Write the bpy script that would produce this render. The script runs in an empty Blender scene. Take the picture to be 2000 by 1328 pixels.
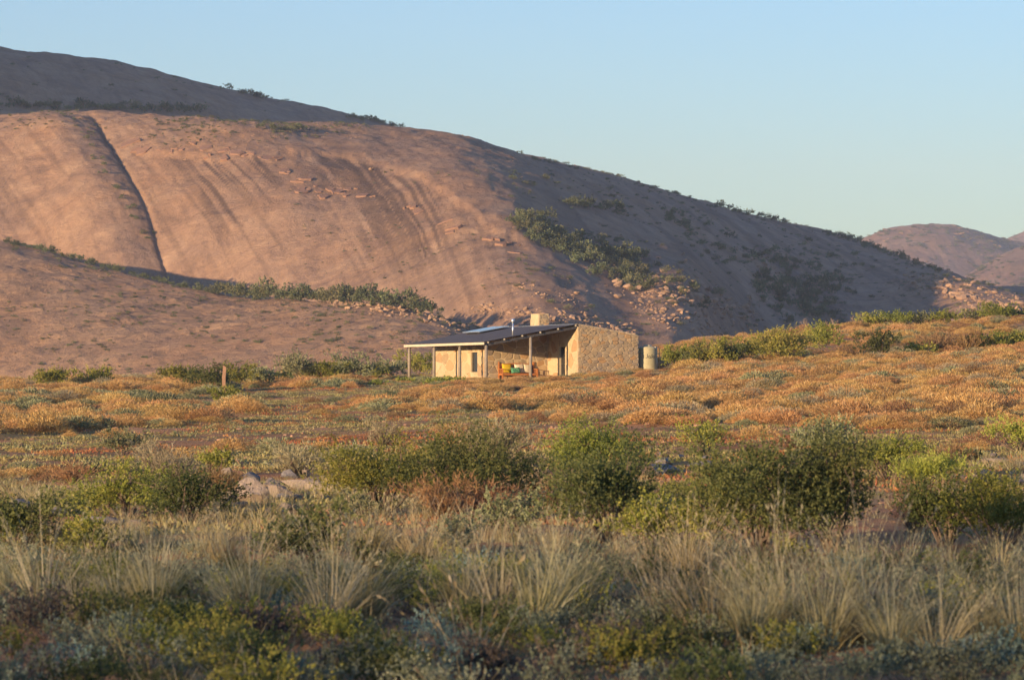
import bpy, bmesh, math, random
import numpy as np

# ------------------------------------------------------------------ camera, sky, sun, exposure
F, HZ, E = 7000.0, 770.0, 1.7            # focal length and horizon row in photo pixels, eye height in metres
SUN_AZ, SUN_EL = math.radians(48.0), math.radians(6.3)
SC = bpy.context.scene
COL = SC.collection
cam = bpy.data.cameras.new('camera'); camo = bpy.data.objects.new('camera', cam); COL.objects.link(camo)
camo.location = (0, 0, E); camo.rotation_euler = (math.pi/2, 0, 0)
cam.sensor_width = 36.0; cam.lens = 36.0*F/2000.0; cam.shift_y = (HZ-664.0)/2000.0
cam.clip_start = 0.5; cam.clip_end = 20000.0
cam.dof.use_dof = True; cam.dof.focus_distance = 215.0; cam.dof.aperture_fstop = 7.5
SC.camera = camo
world = bpy.data.worlds.new('World'); SC.world = world; world.use_nodes = True
wn = world.node_tree; wn.nodes.clear()
sky = wn.nodes.new('ShaderNodeTexSky'); sky.sky_type = 'NISHITA'; sky.sun_disc = False
sky.sun_elevation = SUN_EL; sky.sun_rotation = math.atan2(-math.cos(SUN_AZ), -math.sin(SUN_AZ)) % (2*math.pi)
sky.altitude = 300.0; sky.air_density = 1.0; sky.dust_density = 0.3; sky.ozone_density = 2.5
bg = wn.nodes.new('ShaderNodeBackground'); bg.inputs['Strength'].default_value = 0.15
wo = wn.nodes.new('ShaderNodeOutputWorld')
tint = wn.nodes.new('ShaderNodeMix'); tint.data_type = 'RGBA'; tint.blend_type = 'MULTIPLY'; tint.inputs[0].default_value = 1.0
tint.inputs[7].default_value = (.635, .80, 1.13, 1)          # the photograph's cool white balance, the same over the whole sky
wn.links.new(sky.outputs[0], tint.inputs[6]); wn.links.new(tint.outputs[2], bg.inputs[0]); wn.links.new(bg.outputs[0], wo.inputs[0])
sun = bpy.data.lights.new('sun', 'SUN'); suno = bpy.data.objects.new('sun', sun); COL.objects.link(suno)
sun.energy = 5.0; sun.angle = math.radians(0.53); sun.color = (1.0, 0.70, 0.41)
ce = math.cos(SUN_EL)
SV = np.array([-math.cos(SUN_AZ)*ce, -math.sin(SUN_AZ)*ce, math.sin(SUN_EL)])     # towards the sun
from mathutils import Vector, Matrix
suno.rotation_euler = Vector(SV).to_track_quat('Z', 'Y').to_euler()
suno.location = (-60, -80, 60)
SC.view_settings.view_transform = 'Standard'; SC.view_settings.look = 'None'
SC.view_settings.exposure = 0.82; SC.view_settings.gamma = 1.0; SC.view_settings.use_curve_mapping = False
SC.cycles.use_denoising = True
SC.cycles.max_bounces = 5; SC.cycles.diffuse_bounces = 3; SC.cycles.transmission_bounces = 4
SC.cycles.volume_bounces = 0; SC.cycles.transparent_max_bounces = 6

rng = np.random.default_rng(7)

# ------------------------------------------------------------------ helpers: noise, meshes, tags
def _hash(xi, yi, seed):
    n = (xi*374761393 + yi*668265263 + seed*1274126177) & 0xffffffff
    n = ((n ^ (n >> 13))*1103515245) & 0xffffffff
    n = ((n ^ (n >> 16))*668265263) & 0xffffffff
    return ((n ^ (n >> 15)) & 0xffff)/32767.5-1.0
def vnoise(x, y, seed=0):
    xf = np.floor(x); yf = np.floor(y); xi = xf.astype(np.int64); yi = yf.astype(np.int64)
    a = x-xf; b = y-yf
    a = a*a*a*(a*(a*6-15)+10); b = b*b*b*(b*(b*6-15)+10)
    p = _hash(xi, yi, seed); q = _hash(xi+1, yi, seed); r = _hash(xi, yi+1, seed); s = _hash(xi+1, yi+1, seed)
    return (p*(1-a)+q*a)*(1-b)+(r*(1-a)+s*a)*b
def fbm(x, y, octaves=4, seed=0, gain=0.5):
    t = np.zeros(np.broadcast(x, y).shape); am = 1.0; fr = 1.0
    for k in range(octaves):
        c, s = math.cos(0.6*k), math.sin(0.6*k)
        t = t+am*vnoise((x*c-y*s)*fr, (x*s+y*c)*fr, seed+k*17); am *= gain; fr *= 2.03
    return t
def sstep(a, b, x):
    t = np.clip((x-a)/(b-a), 0, 1); return t*t*(3-2*t)

def fast_mesh(name, V, Fc, smooth=False, attrs=None, uv=None):
    V = np.asarray(V, dtype=np.float32); Fc = np.asarray(Fc, dtype=np.int32)
    m, k = Fc.shape
    me = bpy.data.meshes.new(name)
    me.vertices.add(len(V)); me.vertices.foreach_set('co', V.ravel())
    me.loops.add(m*k); me.loops.foreach_set('vertex_index', Fc.ravel())
    me.polygons.add(m); me.polygons.foreach_set('loop_start', np.arange(0, m*k, k, dtype=np.int32))
    if smooth: me.polygons.foreach_set('use_smooth', np.ones(m, dtype=bool))
    for an, av in (attrs or {}).items():
        at = me.attributes.new(an, 'FLOAT', 'POINT'); at.data.foreach_set('value', np.asarray(av, dtype=np.float32))
    if uv is not None:
        l = me.uv_layers.new(name='flow'); l.data.foreach_set('uv', np.asarray(uv, dtype=np.float32)[Fc.ravel()].ravel())
    me.update(calc_edges=True); me.validate()
    return me
def grid_faces(nr, nc):
    i = np.arange(nr*nc).reshape(nr, nc)
    return np.stack([i[:-1, :-1], i[:-1, 1:], i[1:, 1:], i[1:, :-1]], -1).reshape(-1, 4)

def link(name, me, mat=None, parent=None, loc=None, rot=None, scl=None):
    o = bpy.data.objects.new(name, me); COL.objects.link(o)
    if mat is not None and me is not None and not me.materials: me.materials.append(mat)
    if parent is not None: o.parent = parent
    if loc is not None: o.location = loc
    if rot is not None: o.rotation_euler = rot
    if scl is not None: o.scale = scl if hasattr(scl, '__len__') else (scl, scl, scl)
    return o
def empty(name, loc=(0, 0, 0), rotz=0.0):
    o = bpy.data.objects.new(name, None); COL.objects.link(o); o.location = loc; o.rotation_euler = (0, 0, rotz)
    o.empty_display_size = 0.2
    return o
def tag(o, label=None, cat=None, group=None, kind=None):
    if label: o['label'] = label
    if cat: o['category'] = cat
    if group: o['group'] = group
    if kind: o['kind'] = kind
    return o
def copy_thing(root, loc, rotz=0.0, scl=1.0):
    r = root.copy(); COL.objects.link(r); r.location = loc; r.rotation_euler = (0, 0, rotz)
    r.scale = scl if hasattr(scl, '__len__') else (scl, scl, scl)
    for ch in root.children:
        c = ch.copy(); COL.objects.link(c); c.parent = r
    return r

class MB:
    """collects boxes, tubes and prisms into one mesh"""
    def __init__(s): s.v = []; s.f = []
    def add(s, V, Fs):
        n = len(s.v); s.v += [tuple(p) for p in V]; s.f += [tuple(i+n for i in f) for f in Fs]; return s
    def box(s, x0, x1, y0, y1, z0, z1, fn=None):
        V = [(x, y, z) for z in (z0, z1) for y in (y0, y1) for x in (x0, x1)]
        if fn: V = [fn(*p) for p in V]
        return s.add(V, [(0, 2, 3, 1), (4, 5, 7, 6), (0, 1, 5, 4), (2, 6, 7, 3), (0, 4, 6, 2), (1, 3, 7, 5)])
    def tube(s, pts, rad, n=8, cap=True):
        pts = [np.array(p, float) for p in pts]
        if not hasattr(rad, '__len__'): rad = [rad]*len(pts)
        V = []; Fs = []
        for i, p in enumerate(pts):
            d = pts[min(i+1, len(pts)-1)]-pts[max(i-1, 0)]; d = d/np.linalg.norm(d)
            a = np.cross(d, (0, 0, 1) if abs(d[2]) < .9 else (1, 0, 0)); a /= np.linalg.norm(a); b = np.cross(d, a)
            for k in range(n):
                t = 2*math.pi*k/n; V.append(p+rad[i]*(math.cos(t)*a+math.sin(t)*b))
        for i in range(len(pts)-1):
            for k in range(n):
                k2 = (k+1) % n; Fs.append((i*n+k, i*n+k2, (i+1)*n+k2, (i+1)*n+k))
        if cap: Fs.append(tuple(range(n-1, -1, -1))); Fs.append(tuple((len(pts)-1)*n+k for k in range(n)))
        return s.add(V, Fs)
    def prism(s, poly, fn, d0, d1):
        """poly: 2-D outline; fn(s,t,d) -> point"""
        n = len(poly)
        V = [fn(p[0], p[1], d0) for p in poly]+[fn(p[0], p[1], d1) for p in poly]
        Fs = [tuple(range(n)), tuple(range(2*n-1, n-1, -1))]+[(i, i+n, (i+1) % n+n, (i+1) % n) for i in range(n)]
        return s.add(V, Fs)
    def mesh(s, name, smooth=False):
        me = bpy.data.meshes.new(name); me.from_pydata(s.v, [], s.f)
        bm = bmesh.new(); bm.from_mesh(me); bmesh.ops.recalc_face_normals(bm, faces=bm.faces); bm.to_mesh(me); bm.free()
        if smooth:
            me.polygons.foreach_set('use_smooth', np.ones(len(me.polygons), dtype=bool))
        me.update(); return me
    def build(s, name, mat, parent=None, smooth=False, loc=None):
        return link(name, s.mesh(name, smooth), mat, parent, loc)

def scatter(name, pts, scl, rot, idx, meshes):
    """one 'stuff' object: variants instanced on points by geometry nodes"""
    me = bpy.data.meshes.new(name); me.vertices.add(len(pts)); me.vertices.foreach_set('co', np.asarray(pts, np.float32).ravel())
    for an, ty, pr, av in (('scl', 'FLOAT_VECTOR', 'vector', scl), ('rot', 'FLOAT_VECTOR', 'vector', rot), ('idx', 'INT', 'value', idx)):
        a = me.attributes.new(an, ty, 'POINT'); a.data.foreach_set(pr, np.asarray(av, np.int32 if ty == 'INT' else np.float32).ravel())
    o = link(name, me)
    cl = bpy.data.collections.new(name+'_kinds')
    for i, m in enumerate(meshes):
        cl.objects.link(bpy.data.objects.new('%s_kind_%02d' % (name, i), m))
    g = bpy.data.node_groups.new(name+'_scatter', 'GeometryNodeTree')
    g.interface.new_socket('Geometry', in_out='INPUT', socket_type='NodeSocketGeometry')
    g.interface.new_socket('Geometry', in_out='OUTPUT', socket_type='NodeSocketGeometry')
    gi = g.nodes.new('NodeGroupInput'); go = g.nodes.new('NodeGroupOutput')
    ip = g.nodes.new('GeometryNodeInstanceOnPoints'); ci = g.nodes.new('GeometryNodeCollectionInfo')
    ci.inputs[0].default_value = cl; ci.inputs['Separate Children'].default_value = True; ci.inputs['Reset Children'].default_value = True
    def na(nm, ty):
        q = g.nodes.new('GeometryNodeInputNamedAttribute'); q.data_type = ty; q.inputs[0].default_value = nm; return q.outputs[0]
    g.links.new(gi.outputs[0], ip.inputs['Points']); g.links.new(ci.outputs[0], ip.inputs['Instance'])
    ip.inputs['Pick Instance'].default_value = True
    g.links.new(na('idx', 'INT'), ip.inputs['Instance Index'])
    g.links.new(na('rot', 'FLOAT_VECTOR'), ip.inputs['Rotation']); g.links.new(na('scl', 'FLOAT_VECTOR'), ip.inputs['Scale'])
    g.links.new(ip.outputs[0], go.inputs[0])
    md = o.modifiers.new('scatter', 'NODES'); md.node_group = g
    o['kind'] = 'stuff'
    return o

# ------------------------------------------------------------------ materials
class NT:
    def __init__(s, name):
        s.m = bpy.data.materials.new(name); s.m.use_nodes = True; s.t = s.m.node_tree; s.t.nodes.clear()
        s.out = s.t.nodes.new('ShaderNodeOutputMaterial')
    def n(s, ty, props=None, **inp):
        q = s.t.nodes.new('ShaderNode'+ty)
        for k, v in (props or {}).items(): setattr(q, k, v)
        for k, v in inp.items():
            key = k.replace('_', ' ')
            sock = q.inputs[int(k[1:])] if (k[0] == 'i' and k[1:].isdigit()) else q.inputs[key]
            if isinstance(v, bpy.types.NodeSocket): s.t.links.new(v, sock)
            elif isinstance(v, (tuple, list)) and sock.type == 'RGBA' and len(v) == 3: sock.default_value = (*v, 1)
            else: sock.default_value = v
        return q
    def noise(s, vec, scale, detail=4, rough=.55, dist=0.0):
        return s.n('TexNoise', Vector=vec, Scale=scale, Detail=detail, Roughness=rough, Distortion=dist).outputs[0]
    def ramp(s, fac, stops):
        q = s.n('ValToRGB', Fac=fac); e = q.color_ramp.elements
        while len(e) < len(stops): e.new(0.5)
        for el, (p, c) in zip(e, stops): el.position = p; el.color = (*c, 1) if len(c) == 3 else c
        return q.outputs[0]
    def rng(s, v, a, b, c=0.0, d=1.0):
        return s.n('MapRange', i0=v, i1=a, i2=b, i3=c, i4=d).outputs[0]
    def mix(s, fac, a, b, mode='MIX'):
        q = s.t.nodes.new('ShaderNodeMix'); q.data_type = 'RGBA'; q.blend_type = mode
        for i, v in ((0, fac), (6, a), (7, b)):
            if isinstance(v, bpy.types.NodeSocket): s.t.links.new(v, q.inputs[i])
            else: q.inputs[i].default_value = (*v, 1) if isinstance(v, (tuple, list)) else v
        return q.outputs[2]
    def math(s, op, a, b=0.0):
        q = s.n('Math', {'operation': op}, i0=a, i1=b); return q.outputs[0]
    def attr(s, name): return s.n('Attribute', {'attribute_name': name}).outputs['Fac']
    def obj(s): return s.n('TexCoord').outputs['Object']
    def gen(s): return s.n('TexCoord').outputs['Generated']
    def uv(s): return s.n('UVMap', {'uv_map': 'flow'}).outputs[0]
    def scaled(s, vec, sc, rot=(0, 0, 0)):
        return s.n('Mapping', Vector=vec, Scale=sc, Rotation=rot).outputs[0]
    def orand(s): return s.n('ObjectInfo').outputs['Random']
    def bump(s, h, strength, dist): return s.n('Bump', Height=h, Strength=strength, Distance=dist).outputs[0]
    def bsdf(s, color, rough=.85, spec=.25, metal=0.0, normal=None):
        k = dict(Base_Color=color, Roughness=rough, Metallic=metal, Specular_IOR_Level=spec)
        if normal is not None: k['Normal'] = normal
        b = s.n('BsdfPrincipled', **k).outputs[0]; s.t.links.new(b, s.out.inputs[0]); return b

def plain(name, c, rough=.7, metal=0.0, spec=.3, var=.12, scale=6.0, bump=0.0):
    t = NT(name); o = t.obj(); f = t.noise(o, scale, 5)
    col = t.mix(t.rng(f, .3, .7), tuple(x*(1-var) for x in c), tuple(min(1, x*(1+var)) for x in c))
    t.bsdf(col, rough, spec, metal, t.bump(f, .5, bump) if bump else None); return t.m

def leaf_mat(name, stops, trans=.25, objvar=.25, dead=None):
    """leaf colours vary leaf by leaf and plant by plant"""
    t = NT(name); r = t.attr('rnd'); col = t.ramp(r, stops)
    v = t.rng(t.orand(), 0, 1, 1-objvar, 1+objvar)
    h = t.rng(t.math('FRACT', t.math('MULTIPLY', t.orand(), 7.31)), 0, 1, .485, .515)
    col = t.n('HueSaturation', Hue=h, Saturation=1.0, Value=v, Color=col).outputs[0]
    d = t.n('BsdfPrincipled', Base_Color=col, Roughness=.65, Specular_IOR_Level=.2).outputs[0]
    tr = t.n('BsdfTranslucent', Color=col).outputs[0]
    mx = t.n('MixShader', i0=trans, i1=d, i2=tr).outputs[0]
    t.t.links.new(mx, t.out.inputs[0]); return t.m

def rock_mat(name, c1, c2, c3, scale=.5, bump=.3, rough=.9):
    t = NT(name); o = t.obj()
    a = t.noise(o, scale, 6, .6); b = t.noise(o, scale*7, 5, .65)
    col = t.mix(t.rng(a, .35, .65), c1, c2); col = t.mix(t.rng(b, .5, .72), col, c3)
    v = t.rng(t.orand(), 0, 1, .8, 1.2)
    col = t.n('HueSaturation', Value=v, Color=col).outputs[0]
    t.bsdf(col, rough, .2, 0, t.bump(t.math('ADD', a, t.math('MULTIPLY', b, .5)), .7, bump)); return t.m

M = {}
def granite(name, base, pale, dark, hue2, bumpd=.5, sc=1.0, speck=.5):
    """bare granite: weathering patches, pits and scabs, lichen, water stains and a darker cleft side stored as attribute 'stain'"""
    t = NT(name); o = t.obj(); u = t.uv()
    big = t.noise(o, .02*sc, 5, .6, .6); mid = t.noise(o, .13*sc, 8, .68, .5); fine = t.noise(o, .55*sc, 8, .75, .3); pit = t.noise(o, 1.7*sc, 6, .7)
    st = t.noise(t.scaled(u, (1.0, .10, 1)), .6, 7, .68, .3)
    col = t.mix(t.rng(big, .38, .62), base, hue2)
    col = t.mix(t.rng(mid, .47, .66, 0, .8), col, pale)
    col = t.mix(t.rng(mid, .46, .34, 0, .55), col, dark)
    col = t.mix(t.rng(st, .50, .64, 0, .42), col, dark)
    col = t.mix(t.rng(fine, .53, .68, 0, speck), col, dark)
    col = t.mix(t.rng(pit, .58, .72, 0, .4), col, (.10, .095, .075))
    col = t.mix(t.attr('stain_tone'), col, tuple(x*.6 for x in dark))
    h = t.math('ADD', t.math('MULTIPLY', mid, 2.2), t.math('ADD', t.math('MULTIPLY', fine, 1.0), t.math('MULTIPLY', pit, .35)))
    t.bsdf(col, .92, .12, 0, t.bump(h, .55, bumpd)); return t.m
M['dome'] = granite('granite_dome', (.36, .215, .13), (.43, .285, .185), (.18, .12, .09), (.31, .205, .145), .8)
M['foot'] = granite('granite_foothill', (.36, .21, .12), (.43, .28, .17), (.15, .11, .08), (.31, .20, .13), 1.3, 1.2, .7)
M['far'] = granite('far_granite', (.30, .18, .13), (.36, .25, .19), (.10, .09, .065), (.25, .165, .12), 2.5, .3, .8)
def soil():
    t = NT('red_soil_and_mats'); o = t.obj()
    a = t.noise(o, .12, 6, .6); b = t.noise(o, .7, 5, .65); c = t.noise(o, 5.0, 5, .7); g = t.noise(o, .33, 6, .7, .5)
    col = t.mix(t.rng(a, .35, .65), (.47, .225, .105), (.52, .30, .16))
    col = t.mix(t.rng(b, .45, .7), col, (.37, .165, .075))
    col = t.mix(t.rng(g, .47, .6, 0, .85), col, (.25, .21, .085))
    col = t.mix(t.rng(c, .55, .75, 0, .6), col, (.13, .09, .05))
    t.bsdf(col, .95, .1, 0, t.bump(t.math('ADD', c, b), 1.0, .16)); return t.m
M['soil'] = soil()
M['green'] = leaf_mat('green_leaves', [(0, (0.116, 0.145, 0.029)), (.5, (0.242, 0.255, 0.051)), (1, (0.434, 0.380, 0.093))], .3)
M['dkgreen'] = leaf_mat('dark_green_leaves', [(0, (0.051, 0.074, 0.027)), (.5, (0.111, 0.130, 0.041)), (1, (0.204, 0.204, 0.074))], .3)
M['lime'] = leaf_mat('lime_leaves', [(0, (0.134, 0.156, 0.026)), (.5, (0.286, 0.312, 0.059)), (1, (0.437, 0.421, 0.106))], .35)
M['sage'] = leaf_mat('sage_leaves', [(0, (0.119, 0.132, 0.066)), (.5, (0.224, 0.238, 0.119)), (1, (0.356, 0.343, 0.198))], .2)
M['karoo'] = leaf_mat('grey_green_leaves', [(0, (0.102, 0.120, 0.070)), (.5, (0.192, 0.216, 0.132)), (1, (0.324, 0.336, 0.228))], .3, .3)
M['glauc'] = leaf_mat('blue_green_leaves', [(0, (0.102, 0.160, 0.123)), (.5, (0.203, 0.290, 0.232)), (1, (0.319, 0.420, 0.348))], .3, .2)
M['tan'] = leaf_mat('tan_twigs', [(0, (0.290, 0.157, 0.053)), (.5, (0.528, 0.321, 0.119)), (1, (0.686, 0.479, 0.224))], .3, .2)
M['rust'] = leaf_mat('rust_twigs', [(0, (0.143, 0.078, 0.042)), (.5, (0.264, 0.150, 0.070)), (1, (0.363, 0.247, 0.126))], .2, .25)
M['straw'] = leaf_mat('straw_blades', [(0, (0.220, 0.176, 0.072)), (.5, (0.396, 0.319, 0.149)), (1, (0.572, 0.484, 0.297))], .3, .15)
M['olive'] = leaf_mat('olive_blades', [(0, (.20, .175, .075)), (.5, (.40, .34, .16)), (1, (.62, .55, .35))], .35, .18)
M['pale'] = leaf_mat('pale_twigs', [(0, (.16, .13, .075)), (.5, (.30, .255, .15)), (1, (.42, .37, .25))], .2, .15)
M['hillgreen'] = leaf_mat('hill_shrub_leaves', [(0, (0.056, 0.073, 0.033)), (.5, (0.119, 0.144, 0.069)), (1, (0.213, 0.225, 0.119))], .15, .35)
M['brownk'] = leaf_mat('grey_brown_twigs', [(0, (.08, .06, .045)), (.5, (.16, .125, .09)), (1, (.25, .20, .15))], .15, .2)
M['stem'] = plain('bark', (.15, .11, .08), .9, var=.4, scale=15)
M['dead'] = plain('dead_wood', (.26, .20, .15), .9, var=.3, scale=9)
M['boulder'] = rock_mat('grey_boulder', (.32, .255, .20), (.23, .19, .16), (.42, .33, .25), 2.6, .08)
M['slab'] = rock_mat('grey_slab', (.20, .185, .18), (.15, .145, .15), (.27, .24, .22), 1.2, .05)
M['scree'] = rock_mat('orange_boulder', (.36, .235, .15), (.27, .18, .125), (.43, .30, .205), .8, .2)
# ------------------------------------------------------------------ terrain
UT = np.arange(-3000., 5001., 5.)
def tab(pairs, sig=45.0):
    """smooth curve through (bearing, value) pairs"""
    a = np.array(pairs, float); v = np.interp(UT, a[:, 0], a[:, 1])
    if sig > 0:
        k = np.arange(-int(sig*.6), int(sig*.6)+1)*5.0; w = np.exp(-.5*(k/sig)**2); w /= w.sum()
        v = np.convolve(np.pad(v, len(k)//2, 'edge'), w, 'valid')
    return lambda u: np.interp(u, UT, v)
def Z(y, Y): return E+(HZ-y)/F*Y
def row(z, Y): return HZ-F*(z-E)/Y

# the plain: for bearings (columns) and distances (rows) the photo row where its surface shows
GU = np.array([-400, 0, 400, 800, 1050, 1250, 1400, 1650, 2000, 2400], float)
GY = np.array([20, 38, 60, 100, 150, 190, 212, 235, 270], float)
GR = np.array([
    [1328, 1328, 1328, 1328, 1328, 1328, 1328, 1328, 1328, 1328],
    [1064, 1062, 1060, 1058, 1056, 1054, 1052, 1050, 1046, 1044],
    [955, 950, 945, 938, 935, 932, 930, 925, 920, 915],
    [868, 866, 862, 856, 852, 849, 846, 840, 832, 826],
    [810, 808, 804, 799, 795, 788, 782, 775, 765, 757],
    [776, 774, 770, 764, 757, 745, 738, 726, 712, 700],
    [764, 762, 757, 750, 743, 725, 717, 702, 686, 670],
    [755, 752, 746, 741, 736, 710, 698, 675, 655, 640],
    [754, 751, 744, 739, 732, 682, 668, 641, 622, 606]], float)
GZ = Z(GR, GY[:, None])
GY2 = np.concatenate([[-600, 5], GY, [300, 360, 900, 9000]])
GZ2 = np.vstack([np.full((2, len(GU)), .1), GZ, GZ[-1:]-1.0, GZ[-1:]*.2-2.0, np.full((2, len(GU)), -3.0)])
# smooth columns: resample every row over u
GUF = np.arange(-600, 2601, 20.)
def _sm(v):
    f = np.interp(GUF, GU, v); k = np.arange(-6, 7); w = np.exp(-.5*(k/3.0)**2); w /= w.sum()
    return np.convolve(np.pad(f, 6, 'edge'), w, 'valid')
GZF = np.array([_sm(r) for r in GZ2])
PX, PY = -SV[0]/ce, -SV[1]/ce                    # the way the sunlight travels over the ground
HC, HS = np.array([3.93, 215.0]), math.radians(24.0)     # the cottage corner under the ridge, and its turn
AX = np.array([-math.sin(HS), math.cos(HS)]); BX = np.array([math.cos(HS), math.sin(HS)])
FLOOR = E+.85
def ground_z(x, y, rough=True):
    x = np.asarray(x, float); y = np.asarray(y, float)
    ym = np.maximum(y, 20.0); u = np.clip(1000+F*x/ym, -600, 2600)
    fi = np.interp(y, GY2, np.arange(len(GY2))); r0 = np.clip(np.floor(fi).astype(int), 0, len(GY2)-2); fr = fi-r0
    ci = np.clip((u+600)/20, 0, len(GUF)-1.001); c0 = ci.astype(int); fc = ci-c0
    z = (GZF[r0, c0]*(1-fc)+GZF[r0, c0+1]*fc)*(1-fr)+(GZF[r0+1, c0]*(1-fc)+GZF[r0+1, c0+1]*fc)*fr
    if rough:
        am = sstep(0, 30, y)
        z = z+am*(.10*fbm(x/6, y/6, 3, 3)+.05*fbm(x/1.3, y/1.3, 3, 9))
    # an unseen knoll added behind and left of the camera to shade the foreground
    r = x*PX+y*PY; l = -x*PY+y*PX
    k = KN_H*np.exp(-.5*((r+KN_R)/24.0)**2)*(1-sstep(KN_L-6, KN_L+30, l+3.0*fbm(r/22, l/9, 3, 41)))*sstep(-330, -200, l)
    z = z+k
    # the cottage stands on a levelled pad
    a = (x-HC[0])*AX[0]+(y-HC[1])*AX[1]; b = (x-HC[0])*BX[0]+(y-HC[1])*BX[1]
    d = np.maximum(np.maximum(-a-1.0, a-13.0), np.maximum(-b-6.9, b-3.4))
    w = 1-sstep(0.0, 2.6, d)
    return z*(1-w)+(FLOOR-.06)*w
KN_R, KN_H, KN_L = 110.0, 10.2, 34.0
rowsY = np.concatenate([np.linspace(-500, -20, 61), np.arange(-18, 12, 2.0), np.arange(12, 64, .28), np.arange(64, 290, .8), np.geomspace(292, 6500, 46)])
tt = np.linspace(-1, 1, 321)
Wd = np.clip(20*np.abs(rowsY), 700, 4200)
gx = Wd[:, None]*np.sinh(5.6*tt)[None]/math.sinh(5.6); gy = np.repeat(rowsY[:, None], len(tt), 1)
gz = ground_z(gx, gy)
ground = link('ground', fast_mesh('ground', np.stack([gx, gy, gz], -1).reshape(-1, 3), grid_faces(*gx.shape), True), M['soil'])
tag(ground, 'red soil plain with low green mats running up to the cottage', kind='structure')

class Hill:
    def __init__(s, yc, Yc, Yb, zb, p, amp=1.0, seed=0, extra=None, back=.5, hs=1.0, ledge=.11):
        s.hs = hs; s.ledge = ledge
        s.yc, s.Yc, s.Yb, s.p, s.amp, s.seed, s.extra, s.back, s.zb = tab(yc), tab(Yc, 90), tab(Yb, 90), tab(p, 60), amp, seed, extra, back, zb
        s.fac = np.ones_like(UT)
        for it in range(3):                       # make the skyline meet its line
            Yl = np.linspace(0, 1.3, 90)[None]*(s.Yc(UT)-s.Yb(UT))[:, None]+s.Yb(UT)[:, None]
            z = s.z(np.repeat(UT[:, None], 90, 1), Yl, False)
            t = ((z-E)/Yl).max(1); want = (HZ-s.yc(UT))/F
            zc = Z(s.yc(UT), s.Yc(UT)); s.fac = s.fac+(want-t)*s.Yc(UT)/np.maximum(zc-s.zb, 5)
    def s_of(s, u, Y): return (Y-s.Yb(u))/(s.Yc(u)-s.Yb(u))
    def z(s, u, Y, rough=True):
        t = s.s_of(u, Y); p = s.p(u); zc = Z(s.yc(u), s.Yc(u))
        tc = np.clip(t, 0, 1)
        g = np.where(t < 0, p*t, 1-(1-tc)**p) - np.where(t > 1, s.back*np.minimum(t-1, 1.5)**1.6, 0)
        z = s.zb+(zc-s.zb)*np.interp(u, UT, s.fac)*g
        if s.extra is not None: z = z+s.extra(u, Y, t)
        if rough:
            x = (u-1000)/F*Y/s.hs; k = s.amp; sd = s.seed; q = Y/s.hs
            z = z+k*(.75*fbm(x/30, q/44, 3, sd+1)+.26*fbm(x/6, q/9, 3, sd+2)+.09*fbm(x/1.5, q/2.2, 3, sd+3))
            L = fbm(x/11, q/7, 4, sd+5)                # broken sheets: small ledges
            z = z+k*s.ledge*(np.tanh((L-.12)*16)+.8*np.tanh((L+.38)*18)+.8*np.tanh((L-.55)*18))*(.4+.6*sstep(-.2, .4, vnoise(x/40, q/40, sd+6)))
        return z
    def mesh(s, name, us, ss, stain_tone=None):
        u, t = np.meshgrid(us, ss); Y = s.Yb(u)+t*(s.Yc(u)-s.Yb(u)); z = s.z(u, Y); x = (u-1000)/F*Y
        V = np.stack([x, Y, z], -1).reshape(-1, 3)
        st = stain_tone(u, t).ravel() if stain_tone else np.zeros(u.size)
        uv = np.stack([x*.55+t*(28.0+14.0*sstep(850, 1350, u)), Y*.5+z*.5], -1).reshape(-1, 2)
        return fast_mesh(name, V, grid_faces(len(ss), len(us)), True, {'stain_tone': st}, uv)
    def at(s, u, y):
        Y = s.Yb(u)+np.linspace(0, 1.02, 700)*(s.Yc(u)-s.Yb(u)); z = s.z(np.full(700, float(u)), Y)
        r = row(z, Y); i = np.argmax(r <= y) if (r <= y).any() else int(np.argmin(r))
        return np.array([(u-1000)/F*Y[i], Y[i], z[i]])
    def normal(s, p, h=1.5):
        def zz(x, y): return float(s.z(np.array([1000+F*x/y]), np.array([y]))[0])
        x, y = p[0], p[1]; n = np.array([-(zz(x+h, y)-zz(x-h, y))/(2*h), -(zz(x, y+h)-zz(x, y-h))/(2*h), 1.0]); return n/np.linalg.norm(n)
GYL = np.concatenate([np.arange(12, 64, .1), np.arange(64, 300, .4)])
def gat(u, y):
    """point of the plain seen at a photo pixel"""
    z = ground_z((u-1000)/F*GYL, GYL); r = row(z, GYL); i = np.argmax(r <= y) if (r <= y).any() else int(np.argmin(r))
    return np.array([(u-1000)/F*GYL[i], GYL[i], z[i]])

def us_of(step, lo=-40, hi=2040, olo=-1500, ohi=3500):
    return np.concatenate([np.geomspace(lo-olo, step*1.5, 40)*-1+lo, np.arange(lo, hi+.1, step), hi+np.geomspace(step*1.5, ohi-hi, 40)])

# left foothill
foothill = Hill([(-900, 330), (-300, 420), (0, 470), (100, 492), (200, 522), (340, 556), (430, 577), (600, 588), (740, 592), (830, 610), (920, 645), (1050, 680), (1300, 740), (1700, 800)],
                [(-900, 690), (0, 640), (400, 590), (800, 535), (1050, 520), (1700, 500)],
                [(-900, 560), (0, 530), (400, 492), (800, 455), (1050, 440), (1700, 440)], -1.0, [(0, 1.35), (1000, 1.2)], .75, 100, None, .45, 1.0, .17)
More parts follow.
